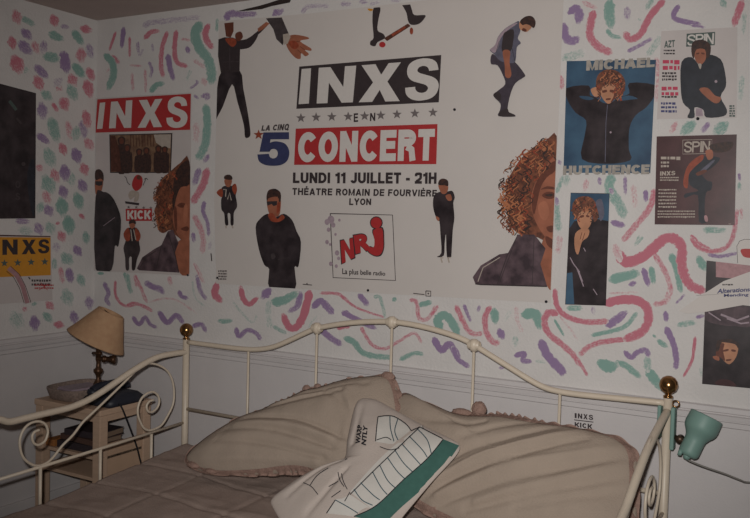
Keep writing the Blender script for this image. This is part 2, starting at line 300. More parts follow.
# torn edge of the wallpaper under the ceiling
wb.poly([back(p, .0017) for p in [(236.5, 11.5), (248, 10.8), (262, 9.2), (272, 6.2), (290, 2.6), (292, -2), (280, -.5), (268, 3.4), (258, 6.2), (246, 9)]], M_gap)
struct(wb.build('wall_back'))
wl = MB(); LIFT[0] = .0003
wl.box((-.1, RY - .1, 0), (0, 0, RZ + .1), M_wall)
STK_LEFT(wl)
random_marks(wl, lambda y, z: Vector((LIFT[0], y, z)), -3.9, -.62, .98, 2.42, 170, False)
struct(wl.build('wall_left'))
w = MB(); w.box((RX, RY, 0), (RX + .1, 0, RZ + .1), M_plain); struct(w.build('wall_right'))
w = MB(); w.box((0, RY - .1, 0), (RX + .1, RY, RZ + .1), M_plain); struct(w.build('wall_front'))
w = MB(); w.box((-.1, RY - .1, -.1), (RX + .1, .1, 0), M_floor); struct(w.build('floor'))
w = MB(); w.box((0, RY, RZ), (RX, 0, RZ + .1), M_ceil); struct(w.build('ceiling'))
# boarded dado (thin lining up to the rail) and moulded rail on both walls
def rail_prof(): # (out from wall, height)
    return [(.003, ZD0 - .004), (.012, ZD0), (.012, ZD0 + .017), (.006, ZD0 + .019), (.006, ZD0 + .022), (.017, ZD0 + .024), (.019, ZD0 + .04), (.010, ZD0 + .043), (.010, ZD0 + .046), (.014, ZD0 + .05), (.012, ZD1 - .004), (.001, ZD1)]
t = MB(); pr = rail_prof()
t.grid([[(0.0, -d, z) for d, z in pr], [(RX, -d, z) for d, z in pr]], M_dado, smooth=False)
struct(t.build('trim_1'))
t = MB(); t.grid([[(d, RY, z) for d, z in pr], [(d, 0, z) for d, z in pr]], M_dado, smooth=False)
struct(t.build('trim_2'))
t = MB(); t.box((0, -.003, .0), (RX, -.0002, ZD0), M_dado); struct(t.build('trim_3'))
t = MB(); t.box((.0002, RY, .0), (.003, -.003, ZD0), M_dado); struct(t.build('trim_4'))
t = MB(); t.box((.003, -.018, 0), (RX, -.003, .11), M_dado, .003); struct(t.build('baseboard_back'))
t = MB(); t.box((.003, RY, 0), (.018, -.018, .11), M_dado, .003); struct(t.build('baseboard_left'))

# ------------------------------------------------------------------ lettering
GLY = {}
def glyphs(s, bold):
    k = (s, bold)
    if k in GLY: return GLY[k]
    cu = bpy.data.curves.new('lettering', 'FONT'); cu.body = s; cu.offset = bold; cu.resolution_u = 5; cu.fill_mode = 'FRONT'
    o = bpy.data.objects.new('lettering', cu); COL.objects.link(o)
    dg = bpy.context.evaluated_depsgraph_get(); dg.update()
    me = o.evaluated_get(dg).to_mesh(); V = [v.co.copy() for v in me.vertices]; F = [tuple(p.vertices) for p in me.polygons]
    o.evaluated_get(dg).to_mesh_clear(); bpy.data.objects.remove(o); bpy.data.curves.remove(cu)
    x0 = min(v.x for v in V); x1 = max(v.x for v in V); y0 = min(v.y for v in V); y1 = max(v.y for v in V)
    GLY[k] = ([((v.x - x0) / (x1 - x0), (v.y - y0) / (y1 - y0)) for v in V], F); return GLY[k]
UNIT = {}
def _side(t): return [(v.x, v.y) for v in cr([(a, b, 0) for a, b in ps(t)], 4)]
UNIT['S'] = _side('.95,.70 .89,.87 .74,.965 .5,1 .26,.965 .10,.87 .05,.72 .09,.575 .22,.475 .42,.415 .58,.365 .66,.295 .62,.215 .50,.18 .37,.205 .30,.27 .29,.335') + _side('.0,.325 .03,.17 .16,.055 .34,.005 .52,0 .74,.035 .90,.135 .97,.30 .93,.44 .80,.535 .60,.60 .43,.65 .345,.71 .38,.785 .49,.82 .60,.80 .66,.75 .68,.69')
UNIT['5'] = [(.16, 1), (1, 1), (1, .79), (.40, .79)] + _side('.385,.69 .50,.725 .64,.725 .85,.67 .97,.53 1,.35 .93,.15 .75,.03 .5,0 .25,.03 .06,.14 0,.34') + _side('.36,.36 .40,.26 .5,.22 .6,.26 .64,.36 .6,.47 .5,.505 .42,.48 .38,.42') + [(.06, .42)]
UNIT.update({'I': ps('0,0 0,1 1,1 1,0'), 'N': ps('0,0 0,1 .31,1 .7,.43 .7,1 1,1 1,0 .69,0 .3,.57 .3,0'),
        'X': ps('0,0 .33,.52 .03,1 .37,1 .52,.71 .69,1 .99,1 .68,.52 1,0 .65,0 .5,.31 .33,0')})
def arc(cx, cy, rx, ry, a0, a1, n=14):
    return [(cx + rx * math.cos(math.radians(a0 + (a1 - a0) * i / n)), cy + ry * math.sin(math.radians(a0 + (a1 - a0) * i / n))) for i in range(n + 1)]
def block(ch, t):
    """heavy grotesque capitals as strokes: (advance width, [paths]); cap height 1, stem t"""
    h = t / 2; k = 1 - h
    if ch == ' ': return .28, []
    if ch == '-': return .36, [[(0, .40), (.36, .40)]]
    if ch == 'I': return t, [[(h, 0), (h, 1)]]
    if ch == '1': return .44, [[(.44 - h, 0), (.44 - h, 1)], [(.02, .74), (.2, .77), (.44 - t, .9)]]
    if ch == 'L': return .62, [[(h, 0), (h, 1)], [(t, h), (.62, h)]]
    if ch in 'EÉÈ':
        P = [[(h, 0), (h, 1)], [(t, h), (.66, h)], [(t, k), (.66, k)], [(t, .52), (.62, .52)]]
        if ch == 'É': P.append([(.26, 1.08), (.44, 1.24)])
        if ch == 'È': P.append([(.44, 1.08), (.26, 1.24)])
        return .66, P
    if ch == 'F': return .62, [[(h, 0), (h, 1)], [(t, k), (.62, k)], [(t, .5), (.57, .5)]]
    if ch == 'T': return .68, [[(0, k), (.68, k)], [(.34, 0), (.34, 1 - t)]]
    if ch == 'H': return .74, [[(h, 0), (h, 1)], [(.74 - h, 0), (.74 - h, 1)], [(t, .52), (.74 - t, .52)]]
    if ch == 'U': return .74, [[(h, 1)] + arc(.37, .37, .37 - h, .37 - h, 180, 360) + [(.74 - h, 1)]]
    if ch == 'J': return .6, [arc(.3, .32, .3 - h, .32 - h, 190, 360) + [(.6 - h, 1)]]
    if ch == 'D': return .76, [[(h, 0), (h, 1)], [(t, h), (.3, h)] + arc(.34, .5, .42 - h, .5 - h, -90, 90) + [(.3, k), (t, k)]]
    if ch == 'O': return .8, [arc(.4, .5, .4 - h, .5 - h, 0, 360, 28)]
    if ch == 'C': return .76, [arc(.4, .5, .4 - h, .5 - h, 38, 322, 24)]
    if ch == 'G': return .8, [arc(.4, .5, .4 - h, .5 - h, 40, 330, 24), [(.45, .44), (.8, .44)], [(.8 - h, 0), (.8 - h, .36)]]
    if ch == 'S': return .72, [[(v.x, v.y) for v in cr([(p[0], p[1], 0) for p in ((.72 - h, .70), (.60, .86), (.37, 1 - h), (.15, .88), (h * .98, .73), (.17, .60), (.38, .52), (.58, .43), (.72 - h, .28), (.57, .12), (.36, h), (.13, .13), (h, .31))], 4)]]
    if ch in 'RPB':
        P = [[(h, 0), (h, 1)], [(t, k)] + arc(.4, .73, .33 - h, .27 - h, 90, -90) + [(t, .46 + h)]]
        if ch == 'R': P.append([(.36, .46), (.56, .36), (.62, 0)])
        if ch == 'B': P.append(arc(.42, .27, .33 - h, .27 - h, 90, -90) + [(t, h)])
        return .74, P
    if ch == 'N': return .74, [[(h, 0), (h, 1)], [(.74 - h, 0), (.74 - h, 1)], [(h, 1 - h * .4), (.74 - h, h * .4)]]
    if ch == 'M': return .9, [[(h, 0), (h, 1)], [(.9 - h, 0), (.9 - h, 1)], [(h, 1 - h * .4), (.45, .1), (.9 - h, 1 - h * .4)]]
    if ch == 'A': return .8, [[(h * .8, 0), (.4, 1 - h * .3)], [(.8 - h * .8, 0), (.4, 1 - h * .3)], [(.22, .28), (.58, .28)]]
    if ch == 'V': return .78, [[(h * .8, 1), (.39, h * .3)], [(.78 - h * .8, 1), (.39, h * .3)]]
    if ch == 'W': return 1.1, [[(h * .8, 1), (.3, h * .3), (.55, .95), (.8, h * .3), (1.1 - h * .8, 1)]]
    if ch == 'Y': return .78, [[(h * .8, 1), (.39, .44)], [(.78 - h * .8, 1), (.39, .44)], [(.39, 0), (.39, .48)]]
    if ch == 'K': return .76, [[(h, 0), (h, 1)], [(t, .38), (.7, .98)], [(.33, .58), (.68, .02)]]
    if ch == 'X': return .74, [[(h * .9, 0), (.74 - h * .9, 1)], [(h * .9, 1), (.74 - h * .9, 0)]]
    if ch == 'Z': return .68, [[(0, k), (.68, k)], [(0, h), (.68, h)], [(.6, .86), (.08, .14)]]
    if ch == 'Q': return .8, block('O', t)[1] + [[(.48, .3), (.78, -.04)]]
    if ch == '2': return .66, [[(v.x, v.y) for v in cr([(p[0], p[1], 0) for p in ((h, .66), (.13, .85), (.33, 1 - h), (.54, .86), (.66 - h, .68), (.52, .48), (.26, .27), (h, t * .9))], 4)], [(0, h), (.66, h)]]
    if ch == '5': return .74, [[(.12, k), (.7, k)], [(.1, .48), (.16, 1)], [(v.x, v.y) for v in cr([(p[0], p[1], 0) for p in ((.10, .50), (.22, .60), (.42, .64), (.62, .53), (.74 - h, .33), (.6, .13), (.36, h), (.15, .12), (h * .8, .29))], 4)]]
    return block('I', t)
def blockword(s, t, sp=.1):
    x = 0; out = []
    for ch in s:
        w, P = block(ch, t)
        if ch == 'S' and t >= .2: P = []
        out += [[(a + x, b) for a, b in p] for p in P]; x += w + sp
    return x - sp, out
def ribbon2(P, t):
    k = len(P); L = []; R_ = []
    cl = math.hypot(P[0][0] - P[-1][0], P[0][1] - P[-1][1]) < 1e-6
    for i in range(k):
        a = P[i - 1] if i else (P[-2] if cl else P[0]); b = P[i + 1] if i < k - 1 else (P[1] if cl else P[-1])
        dx, dy = b[0] - a[0], b[1] - a[1]; l = math.hypot(dx, dy) or 1; nx, ny = -dy / l * t / 2, dx / l * t / 2
        L.append((P[i][0] + nx, P[i][1] + ny)); R_.append((P[i][0] - nx, P[i][1] - ny))
    return L, R_
def bil(q, u, v):
    tl, tr, br, bl = q
    a = (tl[0] + (tr[0] - tl[0]) * u, tl[1] + (tr[1] - tl[1]) * u); b = (bl[0] + (br[0] - bl[0]) * u, bl[1] + (br[1] - bl[1]) * u)
    return (b[0] + (a[0] - b[0]) * v, b[1] + (a[1] - b[1]) * v)

def clip(P, B):
    """keep print inside the edges of its sheet"""
    ar = sum(B[i - 1][0] * B[i][1] - B[i][0] * B[i - 1][1] for i in range(len(B))); sg = 1 if ar > 0 else -1
    for i in range(len(B)):
        a, b = B[i - 1], B[i]; side = lambda p: sg * ((b[0] - a[0]) * (p[1] - a[1]) - (b[1] - a[1]) * (p[0] - a[0])); out = []
        for j in range(len(P)):
            p, q = P[j - 1], P[j]; sp, sq = side(p), side(q)
            if (sp >= 0) != (sq >= 0):
                t = sp / (sp - sq); out.append((p[0] + (q[0] - p[0]) * t, p[1] + (q[1] - p[1]) * t))
            if sq >= 0: out.append(q)
        P = out
        if not P: return []
    return P
class Sheet:
    """a sheet of paper on a wall and everything printed on it, as one mesh"""
    def __init__(s, proj, base, m, d0=.002, th=.0006):
        s.mb = MB(); s.proj = proj; s.d = d0 + th; s.k = 0
        f = [proj(p, d0 + th) for p in base]; b = [proj(p, d0) for p in base]; n = len(f)
        s.mb.poly(f, m); s.mb.poly(b[::-1], m)
        for i in range(n): s.mb.poly([f[i], b[i], b[(i + 1) % n], f[(i + 1) % n]], m)
        s.base = f; s.px = base
    def lay(s): s.k += 1; return s.d + .00006 * s.k
    def poly(s, m, c, pts, smooth=True, d=None):
        if isinstance(pts, str): pts = ps(pts)
        pts = crop(c, pts)
        if smooth: pts = [(v.x, v.y) for v in cr([(a, b, 0) for a, b in pts], 3, True)]
        pts = clip(pts, s.px)
        if len(pts) < 3: return
        d = d or s.lay(); s.mb.poly([s.proj(p, d) for p in pts], m)
    def line(s, m, c, pts, w):
        if isinstance(pts, str): pts = ps(pts)
        P = [Vector((a, b, 0)) for a, b in crop(c, pts)]; d = s.lay(); k = len(P); rows = []
        for i in range(k):
            t = (P[min(k - 1, i + 1)] - P[max(0, i - 1)]).normalized(); nr = Vector((-t.y, t.x, 0)) * w / 2
            rows.append([s.proj((P[i] + nr)[:2], d), s.proj((P[i] - nr)[:2], d)])
        s.mb.grid(rows, m, smooth=False)
    def text(s, m, c, txt, quad, bold=.0):
        if isinstance(quad, str): quad = ps(quad)
        q = crop(c, quad); d = s.lay()
        if txt in UNIT: s.mb.poly([s.proj(bil(q, *p), d) for p in UNIT[txt]], m); return
        V, F = glyphs(txt, bold); b = len(s.mb.v); s.mb.v += [s.proj(bil(q, *p), d) for p in V]
        for f in F: s.mb.face([b + i for i in f], m)
    def caps(s, m, c, txt, quad, t=.22, sp=.1):
        if isinstance(quad, str): quad = ps(quad)
        if txt in UNIT and t >= .25: return s.text(m, c, txt, quad)
        q = crop(c, quad); W, S_ = blockword(txt, t, sp)
        x = 0
        for ch in txt:
            w_ = block(ch, t)[0]
            if ch == 'S' and t >= .2:
                d = s.lay(); s.mb.poly([s.proj(bil(q, (x + a * w_) / W, b), d) for a, b in UNIT['S']], m)
            x += w_ + sp
        for P in S_:
            d = s.lay() ; s.k -= .7; L, R_ = ribbon2(P, t)
            s.mb.grid([[s.proj(bil(q, a[0] / W, a[1]), d) for a in L], [s.proj(bil(q, a[0] / W, a[1]), d) for a in R_]], m, smooth=False)
        s.k = math.ceil(s.k)
    def star(s, m, c, x, y, r):
        s.poly(m, c, [(x + (r if i % 2 == 0 else r * .42) * math.sin(i * math.pi / 5), y - (r if i % 2 == 0 else r * .42) * math.cos(i * math.pi / 5)) for i in range(10)], False)
    def disc(s, m, c, x, y, rx, ry=None):
        ry = ry or rx; s.poly(m, c, [(x + rx * math.cos(i * math.pi / 8), y + ry * math.sin(i * math.pi / 8)) for i in range(16)], False)
    def dashes(s, m, c, x, y, w, h, n=1, gap=1.8, slope=0.):
        """rows of small type too fine to read: broken bars"""
        d = s.lay()
        for r in range(n):
            cx = x; yy = y + r * h * gap
            while cx < x + w:
                l = min(random.uniform(.5, 1.6) * h, x + w - cx)
                if l < .2 * h: break
                hh = h * random.uniform(.7, 1.)
                q = [(cx, yy + (cx - x) * slope), (cx + l, yy + (cx + l - x) * slope), (cx + l, yy + hh + (cx + l - x) * slope), (cx, yy + hh + (cx - x) * slope)]
                s.mb.poly([s.proj(p, d) for p in crop(c, q)], m); cx += l + .28 * h
    def build(s, name, label, cat='poster', group=None):
        og = sum(s.base, Vector()) / len(s.base)
        return tag(s.mb.build(name, None, og), label, cat, group)

Z = (0, 0, 1)
def inxs(s, m, c, boxes):
    for ch, b in zip('INXS', boxes):
        if ch == 'S': s.caps(m, c, ch, b, .27)
        else: s.text(m, c, ch, b)
def wq(x, z): # back-wall point back to a sight line (for edges outside the frame)
    d = Vector((x, 0, z)) - CAM; k = d.dot(FW); return (375 + FPX * d.dot(RT) / k, 259 - FPX * d.dot(UP) / k)
def wl_(y, z):
    d = Vector((0, y, z)) - CAM; k = d.dot(FW); return (375 + FPX * d.dot(RT) / k, 259 - FPX * d.dot(UP) / k)

# ---- the large concert poster
s = Sheet(back, [wq(.815, 2.42), wq(1.33, 2.408), wq(2.468, 2.405), wq(2.462, 1.216), wq(1.6, 1.2), (216.5, 283.5), (214.5, 200)], M_paper)
c = (205, 10, 3.833)
s.poly(I_pblack, c, '65,236 135,234 148,300 165,390 175,460 173,485 155,488 150,440 125,350 105,285 70,370 40,430 28,490 22,488 28,420 45,320')
s.poly(I_shade, c, '75,49 111,45 111,82 100,106 82,102', False); s.poly(I_black, c, '47,115 75,105 108,106 130,115 136,150 134,238 62,241 52,180', False)
s.poly(I_black, c, '126,120 160,112 198,90 203,103 178,140 150,150 128,148'); s.poly(I_rust, c, '80,110 115,110 122,128 108,142 90,130')
s.poly(I_shade, c, '118,92 138,83 147,104 132,120 120,114'); s.poly(I_black, c, '140,134 214,72 240,48 247,54 216,86 150,142', False); s.poly(I_skin, c, '203,72 236,46 250,52 222,76 206,84', False)
s.line(I_char, c, '96,145 97,230', .8); s.line(I_char, c, '62,200 132,198', .6)
s.poly(I_char, c, '235,32 296,29 322,90 306,106 300,136 275,112 264,75', False); s.poly(I_black, c, '300,92 322,90 306,106 300,136 290,120', False)
s.poly(I_skin, c, '315,106 345,95 394,104 398,112 366,120 407,147 407,157 384,154 400,169 386,178 370,166 368,187 350,185 326,160 312,130')
s.poly(I_text, c, '300,94 322,90 330,104 318,130 303,134', False); s.poly(I_rust, c, '322,124 345,118 362,136 350,150 334,146'); s.line(I_shade, c, '366,120 352,122', .5); s.line(I_shade, c, '384,154 366,140', .5); s.line(I_shade, c, '370,166 356,152', .5)
c = (330, 0, 6.25)
s.poly(I_brown, c, '340,240 490,148 506,164 360,258', False); s.poly(I_rust, c, '385,216 470,164 478,176 395,228', False)
s.poly(I_black, c, '275,52 318,50 306,120 300,190 335,212 346,240 300,265 285,290 255,282 256,258 275,236 268,140')
s.poly(I_black, c, '450,20 496,18 514,60 530,95 594,95 596,112 560,150 510,156 490,130 480,80'); s.poly(I_yellow, c, '238,55 270,58 268,68 250,70')
s.disc(I_red, c, 330, 280, 20, 18); s.disc(I_rust, c, 512, 195, 11, 22)
c = (280, 45, 4.144)
s.poly(I_black, c, '82,90 670,42 660,238 70,265', False)
inxs(s, I_white, c, ['92,100 131,97 122,243 79,246', '163,95 318,86 304,238 154,243', '335,85 505,72 498,233 328,238', '522,62 668,50 662,226 520,234'])
for x, y in ps('89,303 152,300 217,298 285,297 353,295 420,292 487,288 561,284 636,280'): s.star(I_grey, c, x, y, 21)
s.caps(I_black, c, 'E', '308,284 326,283 326,319 308,320', .2); s.caps(I_black, c, 'N', '376,283 398,281 397,315 375,316', .2)
s.poly(I_red, c, '68,347 655,328 650,494 61,497', False)
s.caps(I_white, c, 'CONCERT', '80,362 645,348 640,479 76,487', .25, .08)
c = (280, 160, 4.144)
s.caps(I_black, c, 'LUNDI 11 JUILLET - 21H', '57,52 652,52 651,99 56,96', .24, .09)
s.caps(I_black, c, 'THÉATRE ROMAIN DE FOURVIÈRE', '55,116 654,124 652,152 54,145', .22, .13)
s.caps(I_black, c, 'LYON', '291,159 382,160 381,187 290,187', .22)
for a in ('212,222 470,228 482,499 224,487 212,222',): s.line(I_char, c, a, .9)
c = (325, 205, 6.475)
for dx, m in ((0, I_black), (1, I_red)):
    e = 6 if dx == 0 else 0
    s.text(m, c, 'N', [(106 - e, 232 - e), (186 + e, 214 - e), (198 + e, 338 + e), (116 - e, 380 + e)])
    s.text(m, c, 'R', [(190 - e, 198 - e), (305 + e, 175 - e), (312 + e, 285 + e), (205 - e, 318 + e)], .06)
    s.poly(m, c, [(318 - e, 165 - e), (374 + e, 150 - e), (384 + e, 225), (382 + e, 285), (362 + e, 322 + e), (325, 326 + e), (286 - e, 300), (296, 272 - e), (322, 272), (326, 225)]); s.disc(m, c, 338, 115, 36 + e)
s.text(I_black, c, 'La plus belle radio', '118,410 397,430 396,466 118,458', .02)
for x, y, r in ((20, 110, 16), (45, 95, 22), (60, 130, 14), (100, 98, 8), (30, 160, 12), (75, 190, 8), (20, 240, 12), (40, 255, 8), (85, 310, 14), (95, 345, 10), (45, 380, 12), (80, 395, 10)): s.disc(I_mauve, c, x, y, r, r * 1.2)
c = (245, 115, 8.633)
s.caps(I_char, c, 'LA CINQ', '160,92 396,76 384,132 150,138', .24)
s.caps(I_navy, c, '5', '128,152 390,150 394,440 112,440', .30); s.star(I_rust, c, 128, 172, 46)
c = (250, 180, 4.504)
s.poly(I_skin, c, '84,80 110,62 142,80 143,130 134,162 100,162 84,125'); s.poly(I_dhair, c, '80,72 90,46 120,40 143,58 144,92 136,102 130,76 90,82 82,98')
s.poly(I_black, c, '80,97 128,95 127,113 112,118 103,108 84,116', False); s.poly(I_rust, c, '128,108 140,100 140,135 126,152')
s.poly(I_pblack, c, '84,152 120,168 158,152 195,180 215,230 235,280 224,388 206,392 207,497 95,491 92,402 70,382 45,310 31,215 48,178')
s.poly(I_rust, c, '86,156 108,150 130,176 148,156 162,168 150,182 128,190 100,184'); s.poly(I_char, c, '100,335 115,330 120,348 105,356'); s.line(I_char, c, '130,360 150,352 180,350', .5)
c = (210, 165, 7.4)
s.poly(I_pblack, c, '95,175 120,155 170,155 195,148 208,190 200,225 206,260 210,310 186,355 184,440 162,440 160,365 140,362 146,440 122,440 115,360 95,330 92,260 100,230')
s.poly(I_rust, c, '58,205 96,174 106,215 95,240'); s.poly(I_rust, c, '176,152 200,140 210,185 195,220 176,190')
s.poly(I_skin, c, '118,108 170,108 165,150 145,165 124,150'); s.poly(I_dhair, c, '117,104 120,80 150,72 172,85 172,110'); s.line(I_text, c, '108,182 130,182 125,235', 1); s.line(I_text, c, '140,255 155,205 168,262', 1); s.line(I_text, c, '128,448 130,468', 1.5); s.line(I_text, c, '175,448 180,468', 1.5)
c = (425, 170, 5.45)
s.poly(I_pblack, c, '55,140 90,118 125,118 155,115 168,150 160,180 166,260 157,330 150,460 146,474 125,472 120,350 113,400 108,466 70,473 95,450 90,350 84,280 65,255 50,200')
s.poly(I_skin, c, '80,78 130,84 126,122 105,132 88,115'); s.poly(I_dhair, c, '79,82 84,56 105,47 130,58 132,88 112,84'); s.poly(I_skin, c, '118,140 145,133 152,165 130,166'); s.poly(I_skin, c, '66,252 84,262 80,278 68,268')
s.line(I_text, c, '88,478 106,478', 1); s.line(I_text, c, '93,482 100,504', 1.5); s.line(I_text, c, '126,478 147,476', 1); s.line(I_text, c, '132,482 138,504', 1.5)
c = (470, 5, 4.144)
s.poly(I_dslate, c, '100,205 130,230 165,243 190,238 231,289 226,302 192,326 172,370 160,428 166,446 188,455 188,464 122,462 128,438 130,410 102,380 118,358 150,330 140,292 118,252 92,247 90,220')
s.poly(I_black, c, '128,440 160,430 166,446 188,455 188,464 122,462', False); s.poly(I_black, c, '100,376 118,360 132,372 128,398', True)
s.poly(I_slate, c, '108,172 120,135 150,100 190,76 208,71 213,110 202,140 215,160 198,178 192,236 165,242 130,234 104,206 86,188')
s.poly(I_mauve, c, '108,168 122,134 152,100 190,78 200,80 160,108 132,140 120,180 106,200 88,187', True)
s.poly(I_black, c, '148,116 184,104 184,150 172,194 137,194 140,142', True); s.poly(I_skin, c, '140,193 170,193 168,240 176,288 166,305 150,296 148,250')
s.poly(I_skin2, c, '211,72 235,80 259,92 250,106 237,114 220,109 209,96', True); s.poly(I_dhair, c, '211,70 235,50 262,50 276,72 269,98 252,87 236,82 222,86'); s.poly(I_shade, c, '224,98 238,104 236,113 220,109'); s.line(I_bdk, c, '178,180 190,232', .5); s.line(I_bdk, c, '126,150 112,200', .4)
c = (460, 120, 2.725)
s.poly(I_hair, c, '266,44 238,56 204,74 172,102 148,136 134,164 127,200 130,245 138,282 150,300 172,312 215,320 258,330 262,200', True)
s.poly(I_skin, c, '262,112 236,130 205,178 196,230 210,280 234,318 245,330 260,334')
s.poly(I_skin, c, '236,316 259,322 256,453 240,452 222,398 222,350'); s.poly(I_shade, c, '236,316 259,330 258,352 240,340')
s.poly(I_shade, c, '262,112 236,132 208,176 198,226 204,258 212,232 222,186 240,156 261,140'); s.poly(I_shade, c, '226,206 240,196 259,199 258,213 240,215'); s.poly(I_dhair, c, '234,205 248,201 257,204 248,209'); s.poly(I_shade, c, '222,190 240,181 260,184 260,190 240,188')
s.poly(I_shade, c, '238,292 257,288 257,304 245,305'); s.poly(I_mid, c, '216,232 236,222 246,250 236,274 220,262')
s.poly(I_plum, c, '45,446 38,428 60,396 110,366 134,362 160,312 205,312 236,350 222,392 240,452 60,448', False); s.line(I_black, c, '45,446 60,448 240,453', 1.2); s.line(I_black, c, '134,362 105,446', .8); s.line(I_text, c, '52,440 66,402 112,374', .9)
for a, b in (('160,312', '112,440'), ('205,316', '200,446')): s.line(I_black, c, a + ' ' + b, .6)
PASS = 0
def curls(c, inside, x0, x1, y0, y1, n, sc=1.):
    for k in range(n):
        x = random.uniform(x0, x1); y = random.uniform(y0, y1)
        if not inside(x, y): continue
        a = random.uniform(3, 9) * sc; ph = random.uniform(0, 6.28); l = random.uniform(14, 30) * sc; dx = random.uniform(-.5, .2)
        s.line(random.choice((I_rust, I_hair, I_brown, I_dhair, I_dhair, I_lock, I_lock)), c, [(x + dx * l * i / 8 + a * math.sin(ph + i * .7), y + l * i / 8) for i in range(9)], random.uniform(.5, 1.5) * (1 if sc == 1 else .8))
def edge_x(poly, y):
    for (xa, ya), (xb, yb) in zip(poly, poly[1:]):
        if ya <= y <= yb: return xa + (xb - xa) * (y - ya) / (yb - ya + 1e-6)
    return 1e9
hl = [(262, 40), (235, 50), (200, 65), (165, 95), (140, 130), (125, 160), (117, 200), (121, 245), (130, 285), (150, 308)]
hr = [(262, 40), (256, 110), (232, 128), (202, 176), (194, 226), (206, 280), (222, 312)]
curls(c, lambda x, y: edge_x(hl, y) - 6 < x < edge_x(hr, y) - 3, 104, 258, 42, 296, 480)
c = (190, 230, 6.24); s.dashes(I_grey, c, 200, 250, 54, 11, 4, 1.5); s.line(I_char, c, '155,145 160,192', 1)
c = (310, 280, 4.98); s.line(I_char, c, '530,64 585,70', .7); s.line(I_char, c, '592,52 616,53 616,78 592,77 592,52', .8); s.disc(I_char, c, 604, 65, 4)
c = (200, 275, 4.98); s.line(I_char, c, '530,44 575,48', .7); s.line(I_char, c, '550,38 552,46', 1)
s.build('concert_poster', 'huge white concert poster with cut-out figures in the middle of the wall above the bed')

# ---- the smaller poster beside it
c = (90, 85, 6.24)
s = Sheet(back, [(96.5, 98.2), (191.8, 92.6), (190.2, 275.8), (94.4, 270.6)], M_paper2)
s.poly(I_red, c, '48,90 632,55 627,280 35,298', False)
inxs(s, I_white, c, ['64,112 98,108 80,273 46,275', '134,105 267,95 259,267 121,271', '303,96 456,86 452,262 300,268', '482,74 617,70 614,267 478,268'])
s.poly(I_black, c, '123,309 517,300 508,549 128,549', False); s.poly(I_tan, c, '130,315 510,306 502,543 134,543', False)
s.poly(I_text, c, '400,310 508,308 504,395 450,385 415,360', False)
for x, y, r in ((200, 350, 24), (235, 395, 22), (310, 420, 20), (355, 412, 20), (430, 400, 20), (470, 405, 19)):
    s.poly(I_dhair, c, [(x - r * 1.3, 540), (x - r * 1.4, y + r * 1.6), (x - r * .8, y + r), (x - r, y - r * .6), (x, y - r * 1.2), (x + r, y - r * .6), (x + r * .8, y + r), (x + r * 1.4, y + r * 1.6), (x + r * 1.3, 540)])
    s.disc(I_shade, c, x, y, r * .6, r * .8)
s.poly(I_brown, c, '130,318 160,318 185,400 200,540 134,540', False)
for k in range(9): s.line(I_brown, c, [(255 + k * 18, 312), (258 + k * 18, 385)], .7)
c = (90, 160, 4.317)
s.poly(I_skin, c, '26,82 58,82 56,120 46,145 27,146'); s.poly(I_dhair, c, '26,48 44,40 60,58 61,90 50,80 26,86'); s.poly(I_black, c, '26,92 58,92 56,108 42,112 26,106', False)
s.poly(I_pblack, c, '27,158 60,138 90,150 116,190 137,260 126,370 110,372 96,474 27,470', True); s.line(I_mauve, c, '60,285 110,248', .5)
s.poly(I_red, c, '190,82 206,64 226,72 230,96 222,122 200,134 184,112'); s.disc(I_shade, c, 214, 76, 9, 10); s.poly(I_text, c, '168,150 182,132 214,140 210,176 192,180 196,158 178,172', True); s.poly(I_black, c, '154,178 216,186 214,196 156,188', False)
s.line(I_char, c, '176,108 164,96 160,78 152,70', .7); s.line(I_char, c, '232,110 246,78', .7); s.line(I_char, c, '236,84 246,78 254,86', .6)
for x, y in ((170, 204), (203, 204), (235, 206), (266, 207)): s.star(I_grey, c, x, y, 8)
s.poly(I_red, c, '157,211 271,210 271,263 159,263', False); s.caps(I_white, c, 'KICK', '164,218 265,217 265,256 165,256', .25)
s.poly(I_pblack, c, '150,318 170,293 205,293 222,325 215,350 220,390 206,430 198,472 184,472 183,420 172,425 172,472 158,472 155,420 148,380 158,345'); s.poly(I_rust, c, '148,318 170,292 178,340 160,350'); s.poly(I_rust, c, '200,292 222,322 214,350 198,340'); s.disc(I_skin, c, 186, 280, 13, 16); s.poly(I_dhair, c, '172,276 174,262 188,256 200,263 201,277 188,272'); s.line(I_text, c, '180,300 186,350', .9); s.line(I_text, c, '192,300 202,345', .9)
s.poly(I_hair, c, '432,4 395,12 350,50 316,80 296,115 286,150 291,190 281,220 291,260 297,300 320,316 352,302 380,330 433,330')
s.poly(I_skin, c, '433,104 396,115 376,160 366,205 361,260 376,310 400,346 432,350')
s.poly(I_dhair, c, '433,6 400,16 372,60 362,120 360,190 366,215 376,165 396,118 433,104'); s.poly(I_shade, c, '380,196 398,184 416,190 414,202 396,206'); s.poly(I_shade, c, '395,298 420,286 432,296 420,308'); s.poly(I_mid, c, '410,200 424,196 424,262 408,268'); s.poly(I_shade, c, '366,210 378,210 380,300 370,292')
s.poly(I_skin, c, '384,352 433,344 432,490 392,488 368,400'); s.poly(I_plum, c, '206,468 230,420 282,384 312,368 340,308 362,300 386,358 370,402 388,486 216,476', False)
for a in ('312,368 290,470', '340,312 370,402 388,486', '222,462 246,420 290,392'): s.line(I_black, c, a, .8)
hl = [(425, 8), (395, 14), (350, 50), (316, 80), (296, 115), (286, 150), (291, 190), (281, 220), (291, 260), (297, 300), (320, 314)]
hr = [(426, 8), (400, 20), (376, 90), (366, 150), (362, 200), (358, 260), (372, 312)]
curls(c, lambda x, y: edge_x(hl, y) - 4 < x < edge_x(hr, y) - 6, 275, 420, 20, 296, 260, .8)
s.build('band_poster', 'narrow white poster with a red lettered banner at the top, beside the wall corner')

